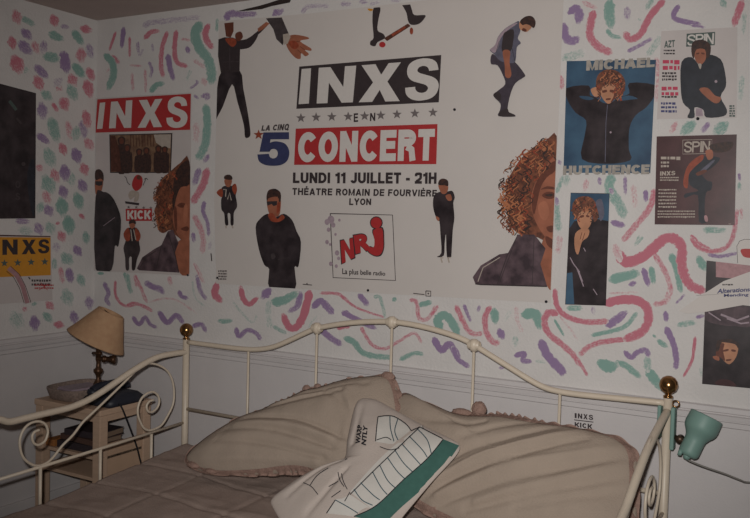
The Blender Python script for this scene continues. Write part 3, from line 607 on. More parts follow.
# ---- left wall
s = Sheet(left, [wl_(-1.2, 2.142), (35.7, 93.2), (35, 218.3), wl_(-1.2, 1.455)], I_pblack)
s.line(I_green, Z, '9,101 13,106 16,110', 3); s.line(I_char, Z, '16,118 21,124', 2); s.poly(I_bdk, Z, '27,172 34,160 34,216 29,200'); s.text(I_char, Z, 'S', '15,193 20,193 20,200 15,200', .02); s.text(I_char, Z, 'O', '15,181 20,181 20,188 15,188', .02); s.disc(I_char, Z, 23, 164, 2)
s.build('dark_poster', 'tall near-black poster on the left wall, cut off by the photo edge')
c = (0, 180, 4.98)
s = Sheet(left, [(-14, 234.4), (50.3, 236.0), (52.2, 300), (-14, 305)], M_paper2)
s.poly(I_maroon, c, [(-66, 271), (250, 277), (250, 284), (-66, 279)], False)
s.poly(I_yellow, c, [(-66, 284), (250, 286), (251, 474), (-66, 486)], False)
inxs(s, I_black, c, ['-28,298 -8,298 -8,374 -28,374', '10,297 86,296 86,371 10,373', '106,298 176,296 177,368 106,370', '188,296 245,294 246,365 188,366'])
for x, y in ((20, 414), (86, 412), (153, 409), (221, 407)): s.star(I_green, c, x, y, 20)
c = (0, 260, 4.98)
s.line(I_char, c, '140,84 148,96', 1.2); s.dashes(I_char, c, 155, 97, 95, 12, 2, 1.6); s.dashes(I_red, c, 170, 122, 95, 8, 2, 1.8)
s.line(I_dust, c, '40,40 80,75 110,130 135,215', 4.5); s.line(I_maroon, c, '50,30 95,72 125,130 152,212', .6); s.line(I_maroon, c, '30,55 65,85 95,140 118,215', .6)
s.line(I_red, c, '190,150 215,135 235,120', .6); s.line(I_red, c, '235,150 215,130 200,112', .6)
s.build('yellow_poster', 'small poster with black lettering on an ochre yellow panel, on the left wall')

# ---- right-hand group
c = (555, 45, 3.836)
s = Sheet(back, crop(c, ps('46,62 388,57 366,492 33,490')), I_blue)
s.poly(I_pblack, c, '44,166 130,156 134,192 155,200 185,222 215,222 245,202 286,186 286,146 384,154 382,195 350,240 310,270 286,320 284,400 290,442 200,456 104,438 114,350 120,290 80,260 48,210')
s.poly(I_blue, c, '95,196 130,198 150,206 130,212 104,206'); s.poly(I_blue, c, '240,206 284,194 318,206 290,210 250,214')
s.poly(I_skin2, c, '138,170 168,162 176,190 152,198'); s.poly(I_skin2, c, '174,158 205,142 234,164 236,195 222,216 205,226 188,212 174,186')
s.poly(I_hair, c, '158,152 166,115 200,94 246,104 270,140 264,182 240,202 236,162 206,146 184,160 170,188'); s.poly(I_shade, c, '182,176 198,172 200,180 184,184'); s.poly(I_shade, c, '212,172 228,174 228,183 212,181'); s.poly(I_shade, c, '196,206 214,204 212,211 198,212'); s.poly(I_shade, c, '228,170 236,165 237,195 222,216 214,220 226,196')
curls(c, lambda x, y: (x - 214) ** 2 / 56 ** 2 + (y - 158) ** 2 / 62 ** 2 < 1 and not ((x - 206) ** 2 / 29 ** 2 + (y - 190) ** 2 / 44 ** 2 < 1) and y < 205, 158, 270, 94, 200, 150, .8)
s.line(I_slate, c, '204,230 198,300 195,450', .7); s.disc(I_mauve, c, 216, 336, 4)
s.caps(I_kgrey, c, 'MICHAEL', '124,60 386,49 384,86 122,100', .27, .05); s.caps(I_kgrey, c, 'HUTCHENCE', '34,464 366,459 364,496 33,499', .27, .05)
s.build('blue_poster', 'blue poster of a person with hands behind the head, letters at top and bottom', 'poster')
c = (650, 0, 7.5)
s = Sheet(back, [(661.5, 31.3), (737.5, 27.3), (736.7, 118), (657, 119.2)], M_paper2)
s.poly(I_green, c, '276,254 490,240 486,340 272,352', False); s.caps(I_white, c, 'SPIN', '284,262 482,250 478,332 280,344', .15, .02)
s.caps(I_green, c, 'AZT', '110,308 188,300 187,354 108,360', .2, .06); s.dashes(I_black, c, 104, 374, 84, 14, 2, 1.7)
c = (550, 0, 3.455)
s.dashes(I_pink, c, 390, 208, 58, 15, 2, 1.35); s.dashes(I_black, c, 388, 250, 50, 8, 3, 1.35); s.dashes(I_pink, c, 386, 300, 58, 14, 2, 1.35); s.dashes(I_black, c, 386, 332, 54, 7); s.dashes(I_lblue, c, 384, 354, 54, 9, 3, 1.5)
s.poly(I_bdk, c, '455,215 490,198 520,226 545,190 590,205 606,255 608,300 590,335 612,380 600,402 540,406 530,380 500,372 500,406 475,406 484,380 460,355 452,300')
s.poly(I_skin, c, '500,170 538,170 538,206 520,224 502,206'); s.poly(I_dhair, c, '489,180 494,146 526,138 554,154 554,188 541,204 536,172 506,172 497,204'); s.poly(I_shade, c, '506,184 516,182 516,187 506,189'); s.poly(I_shade, c, '524,182 534,184 534,189 524,187')
s.poly(I_skin, c, '516,310 545,304 570,330 592,338 582,356 560,352'); s.poly(I_text, c, '512,222 524,222 520,240'); s.disc(I_mauve, c, 574, 282, 5); s.poly(I_mauve, c, '505,374 526,376 530,402 504,402', False)
s.dashes(I_green, c, 620, 364, 20, 7, 5, 1.2)
s.build('magazine_cover', 'pale magazine cover at upper right with a crouching figure in dark clothes', 'magazine cover', 'magazine covers at the right end of the wall')
c = (640, 130, 4.936)
s = Sheet(back, crop(c, ps('83,32 478,22 468,470 73,466')), I_maroon)
s.line(I_text, c, '212,50 356,47 353,116 212,119 212,50', .5); s.caps(I_text, c, 'SPIN', '220,58 348,54 345,109 217,112', .15, .02)
s.dashes(I_text, c, 104, 132, 96, 18, 1); s.dashes(I_text, c, 104, 156, 42, 11, 2, 1.6); s.caps(I_text, c, 'INXS', '100,205 176,202 175,223 100,226', .22, .08); s.dashes(I_text, c, 100, 232, 92, 7, 2, 1.8)
s.dashes(I_text, c, 92, 292, 88, 8, 6, 2.1); s.dashes(I_text, c, 88, 398, 184, 7, 3, 2.0)
s.poly(I_dhair, c, '350,72 456,58 444,100 380,112 352,96'); s.poly(I_bdk, c, '306,132 396,138 352,190 306,214 332,250 356,258 352,296 326,312 320,410 336,450 292,452 286,322 224,336 226,314 290,300 246,270 248,200 296,160')
s.poly(I_rust, c, '308,122 256,154 226,200 214,270 236,286 242,220 272,182 312,146'); s.poly(I_skin, c, '324,104 356,99 361,136 336,147'); s.poly(I_slate, c, '300,200 360,150 366,158 310,212', True); s.poly(I_shade, c, '276,214 318,196 330,206 290,226')
s.disc(I_text, c, 225, 430, 5); s.line(I_text, c, '438,464 450,464', .5); s.poly(I_dust, c, '318,424 332,424 336,450 322,450')
s.build('magazine_cover', 'brown magazine cover at right with a dancing figure in black', 'magazine cover', 'magazine covers at the right end of the wall')
c = (560, 185, 4.145)
s = Sheet(back, crop(c, ps('45,32 206,35 191,500 22,495')), I_pblack)
s.poly(I_blue, c, '46,34 204,37 203,150 150,140 60,150 40,180', False); s.poly(I_blue, c, '30,365 52,362 60,494 24,493', False)
s.poly(I_skin2, c, '70,120 86,104 126,108 132,150 116,182 96,187 76,162'); s.poly(I_hair, c, '54,112 54,76 80,50 126,50 152,80 162,126 142,154 128,112 86,108 70,142'); s.poly(I_pblack, c, '98,238 132,190 150,148 190,172 192,260 120,320', True)
s.poly(I_skin2, c, '64,202 96,180 122,186 116,216 92,236 76,288 62,262'); s.poly(I_shade, c, '84,128 98,124 100,132 86,136'); s.poly(I_shade, c, '110,124 122,128 122,134 110,132'); s.line(I_shade, c, '92,196 84,226', .6); s.line(I_shade, c, '104,198 94,230', .6)
curls(c, lambda x, y: (x - 108) ** 2 / 56 ** 2 + (y - 98) ** 2 / 52 ** 2 < 1 and not ((x - 104) ** 2 / 27 ** 2 + (y - 145) ** 2 / 42 ** 2 < 1), 52, 165, 46, 140, 90, .8)
for a in ('44,300 60,330 84,360', '52,318 78,352 96,400', '70,340 100,420', '100,260 108,275', '140,430 156,455'): s.line(I_mauve, c, a, .9)
s.poly(I_slate, c, '150,70 175,60 186,120 170,150 160,110')
s.build('tall_photo', 'tall narrow photo of a brooding person in a black jacket, beneath the blue poster', 'picture')
c = (660, 290, 4.933)
s = Sheet(back, [(706.7, 260.5), (755, 266), (755, 388.6), (702.2, 383.8)], I_pblack)
s.poly(I_dust, Z, '716,261.5 755,266 755,280 716,277', False); s.poly(I_plum, c, '225,98 450,82 450,176 370,178 300,172 228,150'); s.line(I_mauve, c, '300,120 380,150 440,128', 2); s.line(I_mauve, c, '330,140 400,165 440,160', 1.5); s.line(I_mauve, c, '240,110 300,150', 1.2)  # plum patch and mauve streaks: flash glare on the crinkled sheet, painted in
s.poly(I_skin2, c, '284,276 300,258 360,264 386,282 376,330 350,362 330,362 300,332 276,326'); s.poly(I_shade, c, '284,276 300,262 318,266 312,300 322,350 300,332 276,322'); s.poly(I_dhair, c, '276,300 280,262 292,246 350,242 390,262 388,290 366,264 306,258 292,296')
s.poly(I_shade, c, '312,296 336,290 338,299 314,304'); s.poly(I_shade, c, '354,292 374,296 372,304 354,302'); s.poly(I_shade, c, '326,342 352,340 348,348 330,350'); s.poly(I_skin2, c, '340,300 350,300 354,324 340,326')
s.poly(I_maroon, c, '270,462 300,440 350,446 378,474 330,474'); s.poly(I_skin, c, '262,326 290,328 292,348 268,340')
s.build('face_poster', 'dark poster of a lit face at the lower right, partly under a paper flyer')
s = Sheet(back, [(679, 311), (698, 297.5), (724, 281), (756, 269.5), (756, 306.5), (743, 305), (707, 311.5), (688, 313.5)], M_paper, .006)
c = (650, 230, 7.5)
s.text(I_lblue, c, 'Alterations', '512,440 752,428 750,460 504,476', .03); s.text(I_lblue, c, 'Mending', '556,478 742,472 740,500 556,508', .03); s.dashes(I_black, c, 545, 404, 80, 12)
s.line(I_grey, c, '350,490 500,482 740,440', .25)
s.build('paper_flyer', 'pointed off-white flyer reading Alterations Mending across the dark face poster', 'flyer')
s = Sheet(back, [(738, 262), (737, 246), (740, 241), (745, 239), (750, 239), (755, 241), (755, 266), (738, 264)], M_paper, .009)
s.poly(I_red, (650, 230, 7.5), '684,146 735,140 780,150 780,205 715,204 690,180'); s.line(I_char, Z, '738,263 737.2,246 740,241 745,239.2 752,239.5', .5)
s.line(I_dust, Z, '730,265 755,269', 2.5)
s.build('paper_cutout', 'small white paper cut-out with a red patch at the right edge above the flyer', 'cut-out')
# ---- sticker on the boarded dado
s = Sheet(lambda p, d=0: back(p, d + .004), [(571.5, 410.5), (596.5, 413.5), (596, 430), (571, 427)], M_dado, .0002, .0002)
for ch, q in zip('INXS', ('575,412.8 577,413 577,418 575,417.8', '578.2,413.1 582.6,413.6 582.6,418.7 578.2,418.2', '583.6,413.7 588,414.2 588,419.3 583.6,418.8', '589,414.3 593.6,414.9 593.6,420 589,419.4')): s.caps(I_black, Z, ch, q, .27)
s.line(I_black, Z, '574.5,419.6 593.8,421.9', .9)
s.caps(I_black, Z, 'KICK', '575,421.8 592.5,423.9 592.5,428.7 575,426.6', .24, .14)
s.build('wall_sticker', 'small sticker with two lines of black lettering on the pale dado above the pillow', 'sticker')
# ---- pins
for (x, y), lab in zip([(546.5, 301.6), (217.9, 277.8), (188.4, 275), (455, 109.7), (698, 118.8), (436, 297.5), (368.5, 290.3)],
    ['dark pin at the bottom right corner of the huge concert poster', 'dark pin at the bottom left corner of the huge concert poster', 'dark pin at the bottom right of the narrow poster by the corner', 'dark pin right of the big black lettered banner on the concert poster', 'dark pin at the foot of the pale magazine cover', '', 'dark pin under the radio logo on the concert poster']):
    if not lab: continue
    b = MB(); q = back((x, y), .003); b.lathe([(0, .006), (.004, .0055), (.0055, .003), (.0055, 0)], M_cblack, q, (0, -1, 0), 12)
    tag(b.build('push_pin', None, q), lab, 'pin', 'pins holding up the posters')

BY = -.10; XL = .734; XR = 2.9195
# ------------------------------------------------------------------ daybed
bed = thing('daybed', (1.83, -.6, 0), 'cream metal daybed with curled arms and brass ball finials', 'bed')
def onp(pts, ax, v): return [on(x, y, ax, v) for x, y in pts]
def post(x, y, top):
    b = MB(); b.tube([(x, y, .0), (x, y, top)], .0155, M_cream, 16)
    o = b.build('post', bed, (x, y, top))
    g = MB(); g.lathe([(.0, 0), (.016, 0), (.017, .006), (.011, .010), (.010, .014), (.016, .018), (.026, .026), (.031, .038), (.0315, .046), (.029, .058), (.021, .069), (.010, .075), (0, .0765)], M_brass, (x, y, top))
    f = g.build('finial', None, (x, y, top)); f.parent = o; f.location = (0, 0, 0); f['label'] = 'brass ball finial'
    return o
YF = -1.16
post(XL, BY, .925); pr_ = post(XR, BY, .93); 
for x_, z_ in ((XL, .748), (XR, .68)):
    b = MB(); b.tube([(x_, YF, 0), (x_, YF, z_), (x_, YF, z_ + .004)], [.0155, .0155, .010], M_cream, 16); b.build('post', bed, (x_, YF, 0))
b = MB(); b.tube([Vector((XR + .0155, BY, .912)) + Vector((.011 + .011 * math.cos(a), 0, .011 * math.sin(a))) for a in [i * math.pi / 8 for i in range(16)]], .003, M_brass, 8, True)
b.build('hook', bed, (XR, BY, .912))
rail = cr([(p.x, BY, p.z) for p in onp(ps('188,342 210,345 230,347.6 248,349.3 262,349 275,346.3 290,340 305,333 317,328.3 340,324 365,321.8 392,321.8 415,325 440,331.2 460,338 474,345 490,355 510,367.5 530,380 545,387.6 560,391.6 580,394.6 620,398.6 665,403'), 1, BY)], 4)
b = MB(); b.tube(rail, .0112, M_cream, 12); b.build('back_rail', bed, rail[len(rail) // 2])
b = MB(); b.tube([(XL, BY, .595), (XR, BY, .595)], .0085, M_cream, 10); b.build('lower_back_rail', bed, (1.83, BY, .595))
b = MB(); b.tube([(XL, BY, .26), (XR, BY, .26)], .013, M_cream, 10); b.build('base_rail', bed, (1.83, BY, .26))
b = MB(); b.tube([(XL, YF, .26), (XR, YF, .26)], .013, M_cream, 10); b.build('base_rail', bed, (1.83, YF, .26))
for x, y in ps('248.5,349 317,328 392,322 474,345 560,391.6'):
    q = on(x, y, 1, BY); b = MB(); b.tube([(q.x, BY, .26), (q.x, BY, q.z)], .0058, M_cream, 8); b.build('spindle', bed, (q.x, BY, .26))
for x, y in ps('317,328 392,322 474,345'):
    q = on(x, y, 1, BY); b = MB(); b.lathe([(0, -.026), (.012, -.024), (.019, -.012), (.021, 0), (.019, .012), (.012, .022), (0, .024)], M_cream, q)
    b.lathe([(.0145, -.024), (.0185, -.017), (.0185, .017), (.0145, .024)], M_cream, q, (1, 0, 0)); b.build('knuckle', bed, q)
armL = [(p.y, p.z) for p in onp(ps('186,352 175,353.4 160,356.3 147,362 130,372.5 115,382.8 100,393 85,401.5 70,407.5 55,411.3 40,414.6 25,418.2 9,421.8'), 0, XL)] + [(-1.10, .738), (YF, .742)]
scr = [(p.y, p.z) for p in onp(ps('153.7,400 149,401.7 146.5,406.5 148,411.3 152,412 157,408 159.3,401.7 157.7,395.3 153,392 146.5,393.7 141,399.3 138,407.3 138,415.3 140.6,422.5 143.8,428 149,430.4 155.3,428.8 161.7,424.8 168,415 173,404 174,393 172.6,381.7 168,371.8 160,365.8 150.5,363.4 142.5,365.2 134.5,372 118.5,388 96,409.7 83.2,421.7 73,435 62.5,445.4 53,457.4 46.5,463 38.5,465.8 30.4,463.8 23.2,457.4 20,447.8 20,438.5 24,429 30.4,423.3 38.5,421.4 44.9,424 47.8,430.5 47,436 44.5,441.4 38.5,445 33.7,443 32,436.8 34.5,432 39.3,430'), 0, XL)]
armR = [(BY, .884), (-.22, .862), (-.40, .822), (-.55, .765), (-.69, .705), (-.84, .674), (-1.0, .668), (YF, .67)]
def arm(X):
    P = cr([(X, y, z) for y, z in (armL if X == XL else armR)], 4); b = MB(); b.tube(P, .0135, M_cream, 12); b.build('arm_rail', bed, P[len(P) // 2])
    b = MB(); b.tube(cr([(X, y, z) for y, z in scr], 4), .0052, M_cream, 8); b.build('scroll', bed, (X, -.6, .64))
    b = MB(); b.tube([(X, BY, .53), (X, -.62, .519), (X, YF, .511)], .0068, M_cream, 8); b.build('lower_arm_rail', bed, (X, -.6, .52))
    for y in (-.318, -.614, -.915):
        b = MB(); b.tube([(X, y, .26), (X, y, .52)], .0068, M_cream, 8); b.build('arm_bar', bed, (X, y, .26))
    b = MB(); b.tube([(X, BY, .26), (X, YF, .26)], .013, M_cream, 10); b.build('side_rail', bed, (X, -.6, .26))
arm(XL); arm(XR)

# ------------------------------------------------------------------ mattress and bedspread
b = MB(); b.box((.775, -1.13, .275), (2.885, -.135, .345), M_cush, .02)
tag(b.build('mattress', None, (1.83, -.63, .27)), 'mattress under the pinkish beige bedspread of the daybed', 'mattress')
def spread_z(x, y):
    f = max(0., min(1., (-y - .12) / .85)); lf = max(0., 1 - (x - .76) / .5)
    z = .432 - .012 * f - lf * (.05 * f - .012)
    z += .008 * noise.noise(Vector((x * 4, y * 4, 1))) + .004 * noise.noise(Vector((x * 11, y * 9, 4)))
    for q in (-.45, -.70, -.95): z -= .007 * math.exp(-((y - q + .03 * math.sin(x * 5)) / .010) ** 2)
    for q in (1.12, 1.5, 1.9, 2.3, 2.65): z -= .005 * math.exp(-((x - q) / .010) ** 2)
    z += .006 * max(0, noise.noise(Vector((x * 3 + y * 7, y * 16 - x * 3, 2))))
    return z
b = MB(); rows = []
ys = [-.115, -.118] + [-.125 - i * (1.0 / 110) for i in range(111)] + [-1.15, -1.162, -1.168, -1.17]
xs = [.758, .760, .766] + [.776 + i * (2.1 / 200) for i in range(201)] + [2.888, 2.896, 2.9]
for i, y in enumerate(ys):
    r = []
    for j, x in enumerate(xs):
        z = spread_z(x, y); ex = min(x - .758, 2.9 - x); ey = min(y + 1.17, -.115 - y)
        e = min(max(ex, 0), max(ey, 0)); z -= .05 * max(0, 1 - e / .02) ** 2
        if ex <= .0005 or ey <= .0005: z = .29
        r.append((x, y, z))
    rows.append(r)
b.grid(rows, M_spread)
tag(b.build('bedspread', None, (1.83, -.64, .43)), 'pinkish beige quilted bedspread spread over the daybed mattress', 'bedspread')

# ------------------------------------------------------------------ pillows
class Soft:
    """stuffed shape: seam outline on a leaning plane, swelling to both sides, with gathered folds"""
    def __init__(s, outline, y0, z0, y1, z1, Tf, Tb, folds, fa=1., bump=.0, seed=0):
        s.P0 = Vector((0, y0, z0)); s.e1 = Vector((1, 0, 0)); s.e2 = Vector((0, y1 - y0, z1 - z0)).normalized()
        s.n = s.e1.cross(s.e2); 
        if s.n.y > 0: s.n = -s.n
        s.Tf = Tf; s.Tb = Tb; s.seed = seed; s.bump = bump
        s.out = [s.uv(*p) for p in cr([(a, c, 0) for a, c in outline], 10, True) for p in [(p.x, p.y)]]
        cx = sum(p[0] for p in s.out) / len(s.out); cy = sum(p[1] for p in s.out) / len(s.out); s.c = (cx, cy)
        s.ang = sorted([(math.atan2(p[1] - cy, p[0] - cx), math.hypot(p[0] - cx, p[1] - cy)) for p in s.out])
        s.folds = [([s.uv(*p) for p in [(v.x, v.y) for v in cr([(a, c, 0) for a, c in ps(t)], 5)]], w, a * fa) for w, a, t in folds]
    def uv(s, x, y):
        d = ray(x, y); t = (s.P0 - CAM).dot(s.n) / d.dot(s.n); q = CAM + d * t - s.P0
        return (q.dot(s.e1), q.dot(s.e2))
    def R(s, a):
        A = s.ang; n = len(A); lo = 0
        if a <= A[0][0] or a >= A[-1][0]: p, q = A[-1], A[0]; da = (q[0] - p[0]) % (2 * math.pi); f = ((a - p[0]) % (2 * math.pi)) / max(da, 1e-6); return p[1] * (1 - f) + q[1] * f
        hi = n - 1
        while hi - lo > 1:
            md = (lo + hi) // 2
            if A[md][0] <= a: lo = md
            else: hi = md
        f = (a - A[lo][0]) / max(A[hi][0] - A[lo][0], 1e-9); return A[lo][1] * (1 - f) + A[hi][1] * f
    def h(s, u, v, sgn=1):
        du, dv = u - s.c[0], v - s.c[1]; r = math.hypot(du, dv) / s.R(math.atan2(dv, du)); r = min(r, 1.)
        T = s.Tf if sgn > 0 else s.Tb
        h = T * max(0, 1 - r ** 2.4) ** .62; k = max(0, 1 - r ** 6)
        if sgn > 0:
            h += k * .010 * noise.noise(Vector((u * 5, v * 5, s.seed))) + k * .004 * noise.noise(Vector((u * 14, v * 14, s.seed + 3)))
            for L, w, a in s.folds:
                d2 = 9
                for i in range(len(L) - 1):
                    ax, ay = L[i]; bx, by = L[i + 1]; vx, vy = bx - ax, by - ay; q = vx * vx + vy * vy
                    t = max(0, min(1, ((u - ax) * vx + (v - ay) * vy) / q)) if q else 0
                    d2 = min(d2, (u - ax - vx * t) ** 2 + (v - ay - vy * t) ** 2)
                if d2 < w * w * 9: h += k * a * math.exp(-d2 / (w * w))
        return sgn * h
    def P(s, u, v, h=0.): return s.P0 + s.e1 * u + s.e2 * v + s.n * h
    def surf(s, x, y, lift=.001):
        """point on the front surface seen along a sight line"""
        d = ray(x, y); t = (s.P0 - CAM).dot(s.n) / d.dot(s.n); h = 0
        for _ in range(6):
            q = CAM + d * t - s.P0; h = s.h(q.dot(s.e1), q.dot(s.e2)); t = ((s.P0 - CAM).dot(s.n) + h + lift) / d.dot(s.n)
        return CAM + d * t
    def body(s, mb, m, N=200, M=44):
        for sg in (1, -1):
            rows = []
            for i in range(M + 1):
                f = (i / M) if sg < 0 else (i / M); f = math.sin(f * math.pi / 2)
                row = []
                for j in range(N):
                    a = 2 * math.pi * j / N - math.pi; r = s.R(a) * f; u = s.c[0] + math.cos(a) * r; v = s.c[1] + math.sin(a) * r
                    row.append(s.P(u, v, s.h(u, v, sg) if i else s.h(*s.c, sg)))
                rows.append(row if sg > 0 else row[::-1])
            mb.grid(rows, m, closed=True)
    def ruffle(s, mb, m, w, bumps=(), N=720, inner=.028):
        rows = [[] for _ in range(7)]
        for j in range(N):
            a = 2 * math.pi * j / N - math.pi; R = s.R(a); ca, sa = math.cos(a), math.sin(a)
            ww = w * (1 + .5 * noise.noise(Vector((ca * 5, sa * 5, s.seed + 9))))
            ph = j * 2 * math.pi / 18 + 2 * noise.noise(Vector((ca * 6, sa * 6, 2)))
            for k in range(7):
                f = k / 6; r = R - inner + (inner + ww + .0025 * math.sin(ph)) * f; u = s.c[0] + ca * r; v = s.c[1] + sa * r
                h = s.h(u, v) if r < R else 0
                wv = .006 * math.sin(ph) * f + .004 * math.sin(ph * .41 + 1) * f
                rows[k].append(s.P(u, v, h + .0035 + wv))
        mb.grid(rows, m, closed=True)
        back_ = [[p - s.n * .0025 for p in r] for r in rows]; mb.grid([r[::-1] for r in back_], m, closed=True)
        for (x, y), (rx, ry, rz) in bumps:      # where the frill bunches up into a rosette
            q = s.P(*s.uv(x, y), .012); bm = bmesh.new(); bmesh.ops.create_icosphere(bm, subdivisions=4, radius=1)
            for vv in bm.verts:
                d = vv.co.normalized(); k = 1 + .10 * noise.noise(d * 3 + Vector((x, y, 0))) + .06 * noise.noise(d * 8 + Vector((y, x, 0)))
                vv.co = Vector((d.x * rx, d.y * ry, d.z * rz)) * k
            mb.bm(bm, m, Matrix.Translation(q), True)
PILL = {
 'a': dict(outline=ps('186,461 200,444 220,430 240,419 262,411 285,401 308,391 322,388 345,381 372,377 390,378 398,392 402,420 402,460 392,486 340,480 300,473 250,475 208,473'), y0=-.50, z0=.44, y1=-.15, z1=.90, Tf=.085, Tb=.05, seed=1,
   folds=[(.012, -.012, '232,434 285,438 340,455'), (.010, -.011, '252,424 305,428 352,446'), (.012, .010, '242,430 295,433 340,446'), (.010, -.010, '222,446 275,451 330,464'), (.013, -.012, '262,414 310,405 350,396'), (.012, -.010, '290,402 330,396 372,388'), (.010, .009, '275,408 320,400 362,391'), (.010, -.010, '330,398 352,412 360,440'), (.012, .010, '352,395 357,420 350,450'), (.016, .010, '204,463 260,464 320,468')]),
 'b': dict(outline=ps('402,394 424,402 455,414 478,416 505,416 550,424 600,433 626,443 637,460 637,500 630,545 580,560 500,545 440,520 405,495 385,460 388,420'), y0=-.46, z0=.44, y1=-.15, z1=.87, Tf=.085, Tb=.05, seed=5,
   folds=[(.011, -.014, '425,503 470,480 530,462 590,444'), (.010, .011, '430,492 480,466 540,448 590,432'), (.012, -.012, '425,484 470,460 520,445 560,432'), (.011, -.013, '440,510 500,492 570,476 630,460'), (.011, .010, '440,500 500,478 570,462 625,450'), (.012, -.012, '470,515 540,502 600,488 636,478'), (.012, .010, '480,508 540,492 600,476 636,466'), (.012, -.010, '400,410 430,425 470,430'), (.010, -.010, '455,425 470,432 490,428'), (.010, -.009, '520,514 580,504 634,496'), (.012, -.010, '470,445 520,430 560,424')]),
}
S1 = Soft(**PILL['a']); S2 = Soft(**PILL['b'])
for S, lab, bm in ((S1, 'beige frilled pillow leaning at the left of the daybed back', [((308, 391), (.020, .014, .020)), ((319, 389), (.018, .014, .017)), ((389, 378), (.03, .016, .020)), ((196, 466), (.035, .025, .014)), ((213, 472), (.03, .02, .012))]),
                   (S2, 'beige frilled pillow leaning at the right of the daybed back', [((480, 411), (.028, .022, .031)), ((463, 414), (.040, .018, .016)), ((436, 508), (.04, .02, .016)), ((412, 500), (.03, .02, .014))])):
    og = S.P(*S.c, 0); r = thing('pillow', og, lab, 'pillow', 'pillows on the daybed')
    b = MB(); S.body(b, M_pillow); b.build('pillowcase', r, og)
    b = MB(); S.ruffle(b, M_ruffle, .009, bm, inner=.016 if S is S1 else .024); q = b.build('ruffle', r, og); q['label'] = 'pinkish lace ruffle'
# ------------------------------------------------------------------ printed cushion
K = Soft(ps('357,403 372,399 386,405 402,414 430,429 455,441 460,447 455,457 432,482 405,514 388,535 340,548 298,540 272,506 276,496 300,479 325,469 344,461 348,438'), -.72, .475, -.36, .755, .055, .03,
         [(.010, -.010, '290,500 320,478 345,468'), (.010, -.008, '310,520 335,495 350,478'), (.012, -.008, '365,404 362,425 356,450')], seed=8)
og = K.P(*K.c, 0); r = thing('printed_cushion', og, 'white cushion printed with pinstripes and a broad green band', 'cushion')
b = MB(); K.body(b, M_cush, 180, 40); b.build('cushion_cover', r, og)
pr = MB(); c7 = (310, 380, 3.753)
def kline(pts, w, m, lift=.0026):
    P = [(v.x, v.y) for v in cr([(a, q, 0) for a, q in crop(c7, ps(pts))], 5)]; rows = []
    for i in range(len(P)):
        a = P[max(0, i - 1)]; q = P[min(len(P) - 1, i + 1)]; l = math.hypot(q[0] - a[0], q[1] - a[1]) or 1; nx, ny = -(q[1] - a[1]) / l * w / 2, (q[0] - a[0]) / l * w / 2
        rows.append([K.surf(P[i][0] + nx, P[i][1] + ny, lift), K.surf(P[i][0] - nx, P[i][1] - ny, lift)])
    pr.grid(rows, m)
def kpatch(A, B, m, nv=8, lift=.0018):
    """area between two edges"""
    def res(t, n=14):
        P = cr([(a, q, 0) for a, q in crop(c7, ps(t))], 6); return [P[int(i * (len(P) - 1) / n)] for i in range(n + 1)]
    a, q = res(A), res(B)
    pr.grid([[K.surf(*(a[i].lerp(q[i], j / nv))[:2], lift) for j in range(nv + 1)] for i in range(len(a))], m)
kpatch('255,138 330,160 412,176 498,220', '262,300 190,370 130,430 62,500', M_cwhite, 10, .0012) if 0 else None
kpatch('150,420 220,340 300,260 412,176 418,176', '240,490 300,440 380,360 440,300 500,222', M_cwhite, 8, .0014)
kpatch('255,138 285,134 318,138 360,165 376,190', '246,232 275,236 310,240 330,225 345,215', M_cwhite, 6, .0014)
kpatch('62,500 95,450 120,445 150,430', '165,512 190,490 215,478 240,490', M_cwhite, 6, .0014)
kpatch('500,222 440,295 350,375 250,470 165,512', '560,246 500,330 420,410 340,480 280,540', M_cgreen, 8, .002)
for t in ('255,138 285,134 318,138 360,165 380,190', '412,176 498,220', '380,190 412,176', '255,138 250,180 246,230', '62,500 95,450', '345,240 412,176', '150,430 250,330 345,240', '165,512 250,470 350,375 440,295 500,222'): kline(t, 1.0, M_cblack)
for t in ('300,136 302,180 315,230', '330,145 318,190 330,225', '405,185 440,225 455,275', '372,210 420,260 440,290', '345,240 390,290 415,318', '318,262 350,310 385,345', '290,290 325,340 355,370', '262,320 290,375 320,405', '235,345 265,400 290,430', '190,385 235,430 262,450', '165,410 195,450 235,470', '95,450 140,475 180,500'): kline(t, .95, M_cteal)
for t in ('0,395 25,360 60,335 105,312 140,295', '-25,385 5,400 30,430', '70,400 105,380', '80,440 115,415', '105,345 112,375 128,400', '118,350 125,380 140,410', '130,455 150,420', '250,225 285,215 305,225', '262,250 300,262 335,255'): kline(t, .85, M_cblack)
# lettering printed on the cushion
def ktext(t, quad, bold):
    V, F = glyphs(t, bold); q = crop(c7, ps(quad)); bb = len(pr.v); pr.v += [K.surf(*bil(q, *p), .0026) for p in V]
    for f in F: pr.face([bb + i for i in f], M_cblack)
ktext('WARP', '170,238 178,168 196,170 188,240', .05); ktext('NTLY', '192,240 200,168 217,172 210,246', .05)
q = pr.build('cushion_print', r, og); q['label'] = 'green band, teal pinstripes and black lettering'

